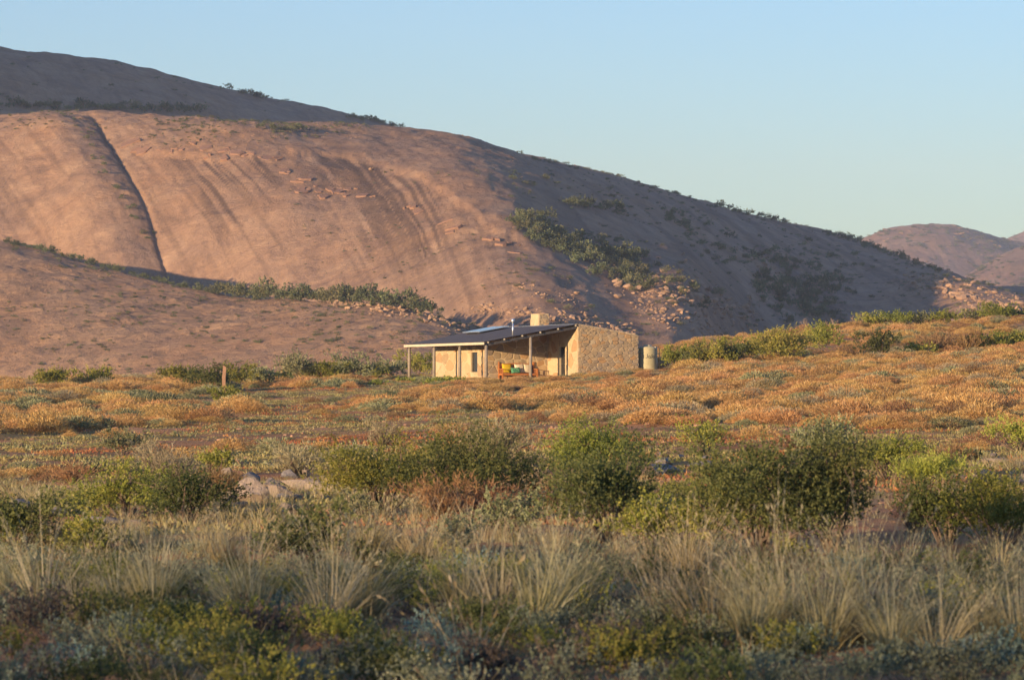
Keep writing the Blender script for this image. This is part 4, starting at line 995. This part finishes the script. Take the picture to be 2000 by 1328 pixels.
# how thickly dry bush covers the plain: dense on the right and along the rise, thin over the red flat in the middle
pn = fbm(x/13, Y/30, 3, 55)
edge = np.interp(u, [0, 350, 700, 1000, 1300, 2000], [832, 796, 776, 815, 832, 840])
dens = sstep(edge+16, edge-12, y+26*pn)
dens = dens*np.interp(u, [0, 700, 1000, 2000], [.75, .8, .9, 1.0])
green_strip = np.exp(-((y-np.interp(u, [1250, 1500, 2000], [712, 690, 672]))/16)**2)*sstep(1260, 1500, u)
dens = dens*(1-.8*green_strip)
dens = np.maximum(dens, .05+.10*(fbm(x/5, Y/9, 3, 58) > .35))
dens = dens*sstep(-.5, .15, fbm(x/3.4, Y/7, 3, 59)+.15)
keep = (rng6.random(len(u)) < dens) & ~in_house(x, Y, .5)
u, y, x, Y, z = (q[keep] for q in (u, y, x, Y, z)); n = len(u)
s = .65+1.3*rng6.random(n)**2.2
gsel = rng6.random(n); gn = fbm(x/7, Y/14, 3, 91)
dense_here = dens[keep] > .35
kind = np.where(gsel < .76, rng6.integers(0, 8, n), np.where(gsel < .81, 8+rng6.integers(0, 4, n), np.where(gsel < .90, 12+rng6.integers(0, 4, n), 16+rng6.integers(0, 3, n))))
kind = np.where((gn > .38) & (gsel > .25) & (u < 900), 12+rng6.integers(0, 4, n), kind)
kind = np.where(~dense_here & (gsel > .35), np.where(gsel > .7, 8+rng6.integers(0, 4, n), 12+rng6.integers(0, 4, n)), kind)
s = np.where(dense_here, s, s*.6); hgt_ = s*(.42+.4*rng6.random(n))
near_house = (u > 700) & (u < 1330) & (Y > 172)
hgt_ = np.where(near_house, hgt_*.55, hgt_); s = np.where(near_house, s*.8, s)
show = s*F/Y*((u > 0) & (u < 2000)); order = np.argsort(-show)
NAMES = {0: ('dry tan bush', 'tan'), 1: ('rust brown bush', 'rust brown'), 2: ('grey green bush', 'grey green'), 3: ('pale dry bush', 'pale straw')}
def where_on_plain(u, y):
    for lim, side in ((280, 'at the left edge of the plain'), (560, 'below the upright post'), (790, 'between post and cottage'), (950, 'below the veranda posts'), (1130, 'below the bench'), (1300, 'below the gable wall'), (1500, 'right of the water tank'), (1700, 'below the broad bush on the slope'), (1860, 'on the right slope')):
        if u < lim: break
    else: side = 'at the right edge of the plain'
    return side
nt = 0; indv = set()
for i in order[:290]:
    k = int(kind[i]); c = 0 if k < 8 else 1 if k < 12 else 2 if k < 16 else 3
    o = link('dry_bush' if c != 2 else 'low_bush', KINDS[k], None, None, (x[i], Y[i], z[i]-.03), (0, 0, rng6.random()*6.3), (s[i], s[i], hgt_[i]*1.15))
    sz_ = 'broad' if s[i] > 1.45 else 'middling' if s[i] > 1.0 else 'small'
    tag(o, '%s low mound-shaped %s %s' % (sz_, NAMES[c][0], where_on_plain(u[i], y[i])), 'bush', '%s bushes %s' % (NAMES[c][1], where_on_plain(u[i], y[i]))); indv.add(int(i))
rest = np.array([i for i in range(n) if i not in indv])
tag(scatter('dry_scrub', np.stack([x, Y, z-.03], -1)[rest], np.stack([s, s, hgt_*1.15], -1)[rest], np.stack([np.zeros(n), np.zeros(n), rng6.random(n)*6.3], -1)[rest], kind[rest], KINDS), 'dry tan scrub covering the plain')
# low mats and tufts between the bushes
def tuft_mesh(k, mt, n=26, l=.16, w=.022):
    r = np.random.default_rng(1500+k); th = r.random(n)*2*math.pi; q = np.sqrt(r.random(n))*.5
    P = np.stack([np.cos(th)*q, np.sin(th)*q, np.zeros(n)], -1); D = np.stack([np.cos(th)*.6, np.sin(th)*.6, .45+.5*r.random(n)], -1)+r.normal(size=(n, 3))*.3
    D[:, 2] = np.abs(D[:, 2])+.15; me = leafmesh('mat_plant', leaves_at(r, P, D, l, w)); me.materials.append(M[mt]); return me
M['mat'] = leaf_mat('mat_green', [(0, (.13, .12, .04)), (.5, (.29, .25, .10)), (1, (.40, .34, .16))], .2, .3)
M['redmat'] = leaf_mat('mat_red', [(0, (.26, .09, .035)), (.5, (.40, .155, .06)), (1, (.48, .24, .11))], .2, .25)
MATS = [tuft_mesh(k, 'mat') for k in range(4)]+[tuft_mesh(k+9, 'redmat') for k in range(3)]+[tuft_mesh(k+14, 'sage', 30, .22, .03) for k in range(2)]
u, y, x, Y, z = field(52000, 40, 215, -100, 2100); keep = ~in_house(x, Y) & (rng6.random(len(u)) < sstep(-.5, .3, fbm(x/4, Y/8, 3, 95)+.2))
u, y, x, Y, z = (q[keep] for q in (u, y, x, Y, z)); n = len(u)
rn = fbm(x/5, Y/11, 3, 97)+.35*rng6.normal(size=n); kind2 = np.where(rn > -.3, rng6.integers(0, 4, n), 4+rng6.integers(0, 3, n)); kind2 = np.where(rng6.random(n) < .05, 7+rng6.integers(0, 2, n), kind2)
s = .28+.5*rng6.random(n)**2
tag(scatter('ground_mats', np.stack([x, Y, z-.01], -1), np.stack([s, s, s*.8], -1), np.stack([np.zeros(n), np.zeros(n), rng6.random(n)*6.3], -1), kind2, MATS), 'low green and reddish mat plants on the soil')
ADDED_TREES_L = 23.0
# ------------------------------------------------------------------ bushes one by one
B = [ # u, foot row, width px, height px, style, label
    (745, 1000, 190, 135, 'green', 'olive green thicket bush right of the grey outcrop'),
    (925, 1005, 200, 148, 'dark', 'dark green bush with bare brown stems in the centre of the thicket'),
    (960, 915, 140, 90, 'pale', 'feathery pale grey bush rising behind the central thicket'),
    (845, 985, 110, 95, 'green', 'yellowish green bush between the two big thicket bushes'),
    (1175, 940, 170, 105, 'bright', 'bright green bush top behind the dark bush right of centre'),
    (1188, 1055, 205, 175, 'dark', 'large dark green leafy bush right of centre'),
    (992, 1052, 90, 92, 'sage', 'pale sage shrub with bare lower twigs in front of the thicket'),
    (890, 1088, 95, 72, 'sage', 'low pale sage shrub left of the taller sage shrub'),
    (1490, 1085, 260, 205, 'dark', 'biggest dark bush in the half shade, its left half'),
    (1625, 1080, 190, 195, 'dark', 'dark bush joined to the right of the biggest dark bush'),
    (1410, 1065, 150, 130, 'green', 'olive bush at the left side of the biggest dark bush'),
    (1375, 886, 72, 60, 'bright', 'round bright green bush standing alone on the red flat'),
    (1622, 898, 118, 72, 'sage', 'pale green bush behind the biggest dark bush'),
    (1735, 938, 115, 90, 'green', 'olive green bush left of the lime bush'),
    (1806, 958, 118, 76, 'lime', 'lime green broom bush at right'),
    (1992, 880, 84, 66, 'bright', 'bright green bush cut by the right edge'),
    (1955, 1075, 160, 135, 'green', 'tall olive bush at the lower right edge'),
    (1845, 1065, 120, 125, 'dark', 'dark twiggy bush between the biggest bush and the right edge'),
    (1270, 1075, 150, 100, 'green', 'mid green bush right of the large dark leafy bush'),
    (1420, 960, 60, 45, 'sage', 'small grey green bush left of the flat dark boulders'),
    (245, 1012, 170, 92, 'green', 'green thorn bush with bare branches at left'),
    (365, 1025, 140, 95, 'dark', 'dark green bush right of the left thorn bush'),
    (412, 930, 72, 46, 'bright', 'small bright green bush above the outcrop'),
    (340, 950, 90, 74, 'pale', 'straw coloured dry bush left of the bright green bush'),
    (300, 915, 60, 45, 'pale', 'smaller straw coloured bush behind the dry bush'),
    (238, 893, 62, 54, 'sage', 'round grey green bush alone on the left flat'),
    (437, 966, 86, 48, 'rust', 'brown twiggy bush beside the outcrop'),
    (578, 927, 84, 50, 'pale', 'pale dry bush behind the outcrop'),
    (590, 1112, 165, 118, 'dark', 'rounded dark olive bush below the outcrop'),
    (25, 1085, 150, 135, 'dark', 'dark bush cut by the left edge'),
    (165, 1095, 95, 85, 'green', 'olive shrub in the straw grass at lower left'),
    (748, 872, 52, 40, 'pale', 'pale tuft bush on the red flat above the thicket'),
    (443, 790, 56, 30, 'bright', 'light green bush below the upright post'),
    (1852, 908, 62, 40, 'rust', 'brown twiggy bush above the lime bush'),
    (1897, 903, 36, 26, 'dark', 'small black green bush near the right rocks'),
    (1945, 985, 90, 45, 'green', 'low green bush in front of the pale rocks'),
    (1335, 972, 80, 30, 'green', 'low green bush below the flat dark boulders'),
    (180, 930, 60, 26, 'sage', 'low grey green bush on the left red flat'),
    (140, 945, 70, 34, 'rust', 'reddish brown low bush at left'),
    (1545, 880, 60, 26, 'rust', 'rust brown low bush above the biggest dark bush'),
    (872, 1012, 120, 70, 'rust', 'brown dead twig bush under the central thicket'), (965, 1015, 110, 62, 'rust', 'brown dead twig bush right of the thicket stems'), (1075, 1000, 90, 60, 'rust', 'bare brown bush in the gap left of the large dark leafy bush'), (1790, 1040, 90, 80, 'rust', 'bare brown twig bush right of the biggest dark bush'), (700, 1015, 80, 60, 'sage', 'sage bush at the left foot of the thicket'),
    # round the cottage and along the rise
    (110, 760, 62, 34, 'green', 'leftmost round green bush on the crest of the plain'),
    (176, 757, 58, 30, 'green', 'second round green bush from the left on the crest'),
    (355, 754, 62, 36, 'green', 'green bush left of the upright post'),
    (414, 764, 66, 42, 'dark', 'dark green bush directly behind the upright post'),
    (462, 760, 50, 40, 'green', 'green bush just right of the upright post'),
    (505, 756, 54, 34, 'sage', 'grey green bush second right of the post'),
    (545, 752, 34, 22, 'dark', 'small dark bush midway between post and cottage'),
    (582, 748, 78, 42, 'sage', 'pale green bush midway between post and cottage'),
    (640, 748, 64, 34, 'green', 'green bush right of the midway pale bush'),
    (690, 743, 74, 42, 'sage', 'broad pale bush left of the cottage'),
    (735, 741, 46, 26, 'green', 'small green bush left of the far veranda post'),
    (768, 740, 44, 30, 'sage', 'sage bush beside the far veranda post'),
    (815, 738, 52, 40, 'green', 'green bush seen between the far veranda posts'),
    (1327, 722, 50, 36, 'green', 'green bush beside the water tank'),
    (1358, 720, 46, 36, 'dark', 'dark bush second right of the water tank'),
    (1392, 718, 58, 42, 'green', 'green bush third right of the water tank'),
    (1428, 714, 56, 36, 'dark', 'dark bush left of the broad bush on the slope'),
    (1512, 708, 104, 52, 'green', 'broad tall bush on the slope right of the cottage'),
    (1465, 706, 56, 36, 'green', 'green bush at the left foot of the broad tall bush'),
    (1607, 687, 62, 44, 'bright', 'yellow green round bush above the slope'),
    (1720, 702, 52, 46, 'dark', 'dark upright bush on the right slope'),
    (1664, 702, 44, 22, 'rust', 'low brown bush left of the dark upright bush'),
    (1790, 698, 62, 24, 'green', 'low green bush right of the dark upright bush'),
    (1842, 694, 80, 34, 'rust', 'brown grey bush on the right slope'),
    (1890, 692, 60, 36, 'rust', 'second brown grey bush on the right slope'),
    (1945, 688, 84, 32, 'green', 'green bush on the right slope near the edge'),
    (1995, 684, 60, 28, 'green', 'green bush cut by the edge on the right slope'),
    (1715, 638, 60, 22, 'bright', 'leftmost yellow green bush on the right crest'),
    (1760, 636, 52, 24, 'bright', 'second yellow green bush on the right crest'),
    (1798, 634, 44, 18, 'sage', 'small pale bush on the right crest'),
    (1845, 632, 50, 22, 'bright', 'third yellow green bush on the right crest'),
    (1895, 628, 46, 20, 'sage', 'pale bush before the last bushes on the right crest'),
    (1945, 627, 66, 28, 'bright', 'tall yellow green bush on the right crest'),
    (1985, 624, 46, 18, 'dark', 'dark bush at the right end of the crest')]
for k, (u, y, w, h, st, lab) in enumerate(B):
    shrub(u, y, w*1.04, h*1.08, st, lab, 2000+k)
# fresh weeds in front of the veranda
for k, (u, y, w, h, lab) in enumerate(((795, 752, 46, 12, 'bright green weeds at the foot of the far veranda post'), (850, 752, 44, 12, 'bright green weeds in front of the lit wall'), (885, 750, 40, 14, 'tallest green weeds beside the second veranda post'), (738, 752, 36, 8, 'small green weed patch left of the veranda'))):
    shrub(u, y, w, h, 'bright', lab, 2300+k, 'weeds at the veranda', cat='weeds', name='weed_patch')
# dead trees on the right crest
def dead_tree(u, y, h_px, seed, label):
    p = gat(u, y); H = h_px*p[1]/F; r = np.random.default_rng(seed); mb = MB()
    def grow(b, d, l, rad, lev):
        e = b+d*l; mb.tube([b, (b+e)/2+r.normal(size=3)*l*.05, e], [rad, rad*.8, rad*.55], 5, False)
        if lev > 0:
            for q in range(3):
                d2 = unit(d+r.normal(size=3)*.55+np.array([0, 0, .15])); grow(b+(e-b)*(.55+.45*r.random()), d2, l*.62, rad*.55, lev-1)
    t0 = empty('dead_tree', tuple(p), 0); tag(t0, label, 'dead tree', 'dead trees on the crest')
    for q in range(2):
        grow(np.array([r.normal()*.05, r.normal()*.05, -.1]), unit(np.array([r.normal()*.25, r.normal()*.2, 1.0])), H*.5, .045, 3)
    mb.build('branches', M['dead'], t0); 
for k, (u, y, h, lab) in enumerate(((1574, 648, 34, 'leftmost bare dead tree on the crest'), (1612, 645, 22, 'small bare dead tree second from the left on the crest'), (1632, 644, 28, 'bare dead tree in the middle of the crest row'), (1670, 641, 30, 'bare dead tree fourth along the crest'), (1692, 640, 40, 'tallest bare dead tree on the crest'), (1545, 652, 18, 'smallest bare twiggy tree left of the dead trees'))):
    dead_tree(u, y, h, 3000+k, lab)
# ------------------------------------------------------------------ grass tussocks
def tussock_arr(seed, L, tall=.16, n=420, R=.16, lean=.42, w=.0034):
    r = np.random.default_rng(seed)
    a = blades(r, n, R, L, w, lean, .32); st = blades(r, int(n*tall), R*.8, L*1.42, w*.8, lean*.75, .12, 3)
    st = (st[0], st[1], np.clip(st[2]*.4+.6, 0, 1))
    # seed heads: short chaff along the top of the tall stalks
    top = st[0].reshape(-1, 8, 3)[:, 6, :]; low = st[0].reshape(-1, 8, 3)[:, 4, :]
    k = 5; P = np.repeat(top, k, 0)+(np.repeat(low, k, 0)-np.repeat(top, k, 0))*r.random((len(top)*k, 1))*.7
    ch = leaves_at(r, P, np.repeat(unit(top-low), k, 0)+r.normal(size=(len(P), 3))*.25, .055, .0045); ch = (ch[0], ch[1], np.clip(ch[2]*.4+.6, 0, 1))
    dry = blades(r, int(n*.35), R*1.1, L*.5, w, 1.1, .5); dry = (dry[0], dry[1], dry[2]*.5)
    return join([a, st, ch, dry])
TUS = []
for k in range(9):
    me = leafmesh('blades', tussock_arr(4000+k, 1.0, .14+.05*(k % 4), (330, 180, 260, 110, 300, 150, 220, 340, 90)[k], .12+.03*(k % 3), (.3, .5, .36, .6, .42, .3, .55, .38, .45)[k], .006)); TUS.append(me)
TUSO = [m.copy() for m in TUS]
for m in TUS: m.materials.append(M['straw'])
for m in TUSO: m.materials.append(M['olive'])
trng = np.random.default_rng(44)
T = [ # u, foot row, height px, olive?, label
    (430, 1125, 140, 0, 'golden lit tussock left of the rounded dark olive bush'), (495, 1122, 105, 0, 'golden tussock touching the rounded dark olive bush'), (770, 1110, 150, 0, 'tall golden tussock below the central thicket'), (715, 1105, 130, 0, 'golden tussock left of the tall golden tussock'), (825, 1112, 125, 0, 'golden tussock right of the tall golden tussock'),
    (255, 1075, 80, 0, 'short pale straw tuft in the sun below the thorn bush'), (205, 1078, 70, 0, 'short pale straw tuft left of the sunny tuft'), (95, 1085, 85, 0, 'pale straw tuft near the dark bush at left'), (310, 1078, 75, 0, 'pale straw tuft under the dark green bush'),
    (490, 1225, 200, 1, 'tall olive tussock in the shade below the golden tussocks'), (430, 1200, 150, 1, 'olive tussock left of the tall shaded tussock'), (640, 1240, 205, 1, 'tall dry tussock in the shade left of centre'), (700, 1215, 185, 1, 'dry tussock right of the tall one left of centre'),
    (905, 1215, 175, 1, 'olive tussock at the left of the big central clump'), (975, 1222, 185, 1, 'olive tussock in the middle of the big central clump'), (1045, 1225, 195, 1, 'tallest tussock of the big central clump'), (1115, 1215, 185, 1, 'olive tussock at the right of the big central clump'),
    (300, 1215, 165, 1, 'shaded olive tussock at lower left'), (235, 1205, 130, 1, 'small shaded tussock beside the lower left tussock'), (85, 1210, 175, 1, 'shaded tussock near the lower left edge'), (15, 1200, 140, 1, 'shaded tussock cut by the left edge'), (150, 1225, 150, 1, 'thin shaded tussock at lower left'),
    (1300, 1235, 190, 1, 'grey tussock right of the big central clump'), (1385, 1250, 215, 1, 'tall grey tussock below the biggest dark bush'), (1470, 1275, 225, 1, 'grey tussock in the right hand clump, leftmost'), (1540, 1255, 230, 1, 'grey tussock in the right hand clump, second'), (1610, 1270, 225, 1, 'tallest grey tussock of the right hand clump'), (1690, 1255, 225, 1, 'straw grey tussock in the right hand clump'), (1745, 1290, 215, 1, 'near grey tussock at lower right'), (1830, 1300, 215, 1, 'near tussock second from the right edge'), (1920, 1285, 210, 1, 'near tussock by the right edge'), (1990, 1295, 200, 1, 'near tussock cut by the right edge'),
    (1560, 1160, 120, 0, 'straw tussock catching light below the biggest dark bush'), (1680, 1150, 115, 0, 'straw tussock right of the one below the biggest bush'), (1640, 1175, 130, 0, 'straw tussock among the stalks under the biggest bush'), (1450, 1165, 120, 0, 'straw tussock at the left foot of the biggest bush'), (1860, 1140, 85, 0, 'short straw tussock at right under the twiggy bush'), (1950, 1145, 85, 0, 'short straw tussock at right under the olive bush'), (1770, 1140, 95, 0, 'short straw tussock between the dark bushes at right'),
    (1205, 1110, 95, 0, 'short straw tussock below the large dark leafy bush'), (1275, 1120, 105, 0, 'straw tussock below the mid green bush'), (1345, 1135, 120, 0, 'straw tussock at the foot of the olive bush'), (1090, 1110, 80, 0, 'short straw tussock under the large dark bush at left'),
    (560, 1150, 100, 0, 'straw tussock in front of the rounded dark olive bush'), (650, 1120, 95, 0, 'straw tussock right of the rounded dark olive bush'), (870, 1140, 90, 0, 'short straw tussock beside the low sage shrub'),
    (385, 1090, 95, 0, 'straw tussock at the foot of the dark left bush'), (30, 1110, 70, 0, 'short straw tussock at the left edge')]
for k, (u, y, h, ol, lab) in enumerate(T):
    p = gat(u, y); s = h*p[1]/F*(.8+.28*trng.random()); o = empty('grass_tussock', (p[0], p[1], p[2]-.02), trng.random()*6.3); o.rotation_euler = (trng.normal()*.12, trng.normal()*.12, trng.random()*6.3); o.scale = (s*(.85+.5*trng.random()), s*(.85+.5*trng.random()), s)
    tag(o, lab, 'grass tussock', 'grass tussocks of the foreground'); link('blades', (TUSO if ol else TUS)[int(trng.integers(9))], None, o)
# sparse tall stalks at the bottom centre
r = np.random.default_rng(4101); st = blades(r, 16, .13, .72, .0042, .55, .1, 3); tp = st[0].reshape(-1, 8, 3); k_ = 9
P = np.repeat(tp[:, 6], k_, 0)+(np.repeat(tp[:, 4], k_, 0)-np.repeat(tp[:, 6], k_, 0))*r.random((16*k_, 1)); ch = leaves_at(r, P, np.repeat(unit(tp[:, 6]-tp[:, 4]), k_, 0)+r.normal(size=(16*k_, 3))*.15, .05, .006)
p = gat(925, 1318); o = empty('grass_tussock', tuple(p), 0); tag(o, 'sparse tuft of tall pale seed stalks at the bottom centre', 'grass tussock', 'grass tussocks of the foreground')
link('stalks', leafmesh('stalks', (st[0], st[1], np.clip(st[2]*.3+.7, 0, 1))), M['straw'], o); link('seed_heads', leafmesh('seed_heads', ch), M['straw'], o)
# ------------------------------------------------------------------ low bushes that carpet the shaded foreground
KM = []
for k in range(10):
    arr, C, m, r = shrub_arr(5000+k, 'karoo', .75, .42, .8); KM.append((leafmesh('foliage', arr), stems(r, C, .75, .42, .008, 8, 4).mesh('stem')))
VAR = {}
for nm in ('karoo', 'green', 'glauc', 'dkgreen', 'rustk'):
    VAR[nm] = []
    for f_, s_ in KM:
        m = f_.copy(); m.materials.append(M['brownk' if nm == 'rustk' else nm]); VAR[nm].append(m)
for f_, s_ in KM: s_.materials.append(M['stem'])
def low(u, y, wpx, kind, label, group):
    p = gat(u, y); s = wpx*p[1]/F/.75; i = int(trng.integers(10)); o = empty('low_bush', (p[0], p[1], p[2]-.02), trng.random()*6.3); o.scale = (s, s, s*(.85+.4*trng.random()))
    tag(o, label, 'low bush', group); link('foliage', VAR[kind][i], None, o); link('stem', KM[i][1], None, o)
SPEC = [(1130, 1290, 120, 'green', 'fresh green low bush at the bottom right of centre'), (1190, 1300, 130, 'green', 'second fresh green low bush at the bottom right of centre'), (1065, 1275, 90, 'green', 'small fresh green low bush right of the seed stalks'), (640, 1250, 120, 'green', 'green low bush below the dry tussock left of centre'), (800, 1310, 80, 'green', 'yellowish low bush left of the seed stalks'), (870, 1335, 130, 'glauc', 'pale blue green low bush at the bottom centre'), (1910, 1322, 150, 'glauc', 'blue green low bush at the bottom right corner'), (1340, 1325, 100, 'karoo', 'grey low bush at the bottom right of the green pair'), (480, 1240, 70, 'glauc', 'blue green low bush under the tall shaded tussock'), (150, 1320, 100, 'glauc', 'blue green low bush at the bottom left'), (560, 1330, 90, 'glauc', 'pale blue green low bush at the bottom left of centre'), (340, 1240, 150, 'dkgreen', 'dark low bush beside the shaded olive tussock at left')]
for (u, y, w, kd, lab) in SPEC: low(u, y, w, kd, lab, 'low bushes of the foreground')
cells = []
for j, yy in enumerate(np.array([1132, 1152, 1172, 1194, 1218, 1244, 1272, 1302, 1334, 1368])):
    st_ = 70+ (yy-1130)*.22
    for i in range(int(2320/st_)): cells.append((-160+(i+.5*(j % 2))*st_+trng.normal()*16, yy+trng.normal()*7, st_))
for (u, y, st_) in cells:
    if trng.random() < .13: continue
    q = trng.random(); kd = 'karoo' if q < .56 else 'dkgreen' if q < .78 else 'green' if q < .89 else 'glauc' if q < .93 else 'rustk'
    nm = {'karoo': 'grey green', 'dkgreen': 'dark green', 'green': 'green', 'glauc': 'blue green', 'rustk': 'brown'}[kd]
    sd = ('at the far left', 'left of centre', 'near the middle', 'right of centre', 'at the far right')[int(min(4, max(0, u//400)))]; rw = 'front' if y > 1285 else 'middle' if y > 1205 else 'back'
    low(u, y, st_*(1.0+.6*trng.random()), kd, 'low %s bush in the %s of the shaded foreground carpet, %s' % (nm, rw, sd), '%s low bushes in the foreground carpet' % nm)
# half-lit strip behind the carpet: small bushes between the tussocks
for k in range(46):
    u = -60+2120*(k+trng.random())/46; y = 1085+trng.random()*50; q = trng.random(); kd = 'karoo' if q < .5 else 'dkgreen' if q < .75 else 'green'
    nm = {'karoo': 'grey green', 'dkgreen': 'dark green', 'green': 'green'}[kd]
    low(u, y, 50+60*trng.random(), kd, 'small %s bush between the straw tussocks at the shade edge' % nm, '%s bushes at the shade edge' % nm)
# unseen sparse trees added on the knoll to break the sunlight on the foreground
GV = []
for k in range(4):
    arr, C = crown(np.random.default_rng(7000+k), 185, 6.4, 6.2, .06, 26, .42, .36, .17, .3); me = leafmesh('added_shade_tree', arr); me.materials.append(M['dkgreen']); GV.append(me)
gp = []
for rowk in range(2):
    for q in range(24):
        l = -62+q*4.0+trng.normal()*1.0
        if l > ADDED_TREES_L-rowk*2.0+trng.normal()*2.5: continue
        r_ = -(KN_R-10+rowk*7.0)+trng.normal()*1.5; gp.append((r_*PX-l*PY, r_*PY+l*PX))
gp = np.array(gp); gz_ = ground_z(gp[:, 0], gp[:, 1]); n = len(gp); s = .85+.3*trng.random(n)
tag(scatter('added_shade_trees', np.stack([gp[:, 0], gp[:, 1], gz_-.2], -1), np.stack([s, s, s], -1), np.stack([np.zeros(n), np.zeros(n), trng.random(n)*6.3], -1), trng.integers(0, 4, n), GV), 'unseen sparse trees added behind the camera to shade the foreground')
# thin grass between everything in the foreground
GT = []
for k in range(5):
    me = leafmesh('blades', blades(np.random.default_rng(6000+k), 46, .16, .34, .003, .5, .3, 2)); me.materials.append(M['straw' if k < 3 else 'olive']); GT.append(me)
Y = 17+45*rng6.random(1000)**.6; u = -160+2320*rng6.random(1000); x = (u-1000)/F*Y; z = ground_z(x, Y); n = len(x); s = .5+.7*rng6.random(n)
tag(scatter('thin_grass', np.stack([x, Y, z-.01], -1), np.stack([s, s, s], -1), np.stack([np.zeros(n), np.zeros(n), rng6.random(n)*6.3], -1), rng6.integers(0, 5, n), GT), 'thin dry grass between the bushes')
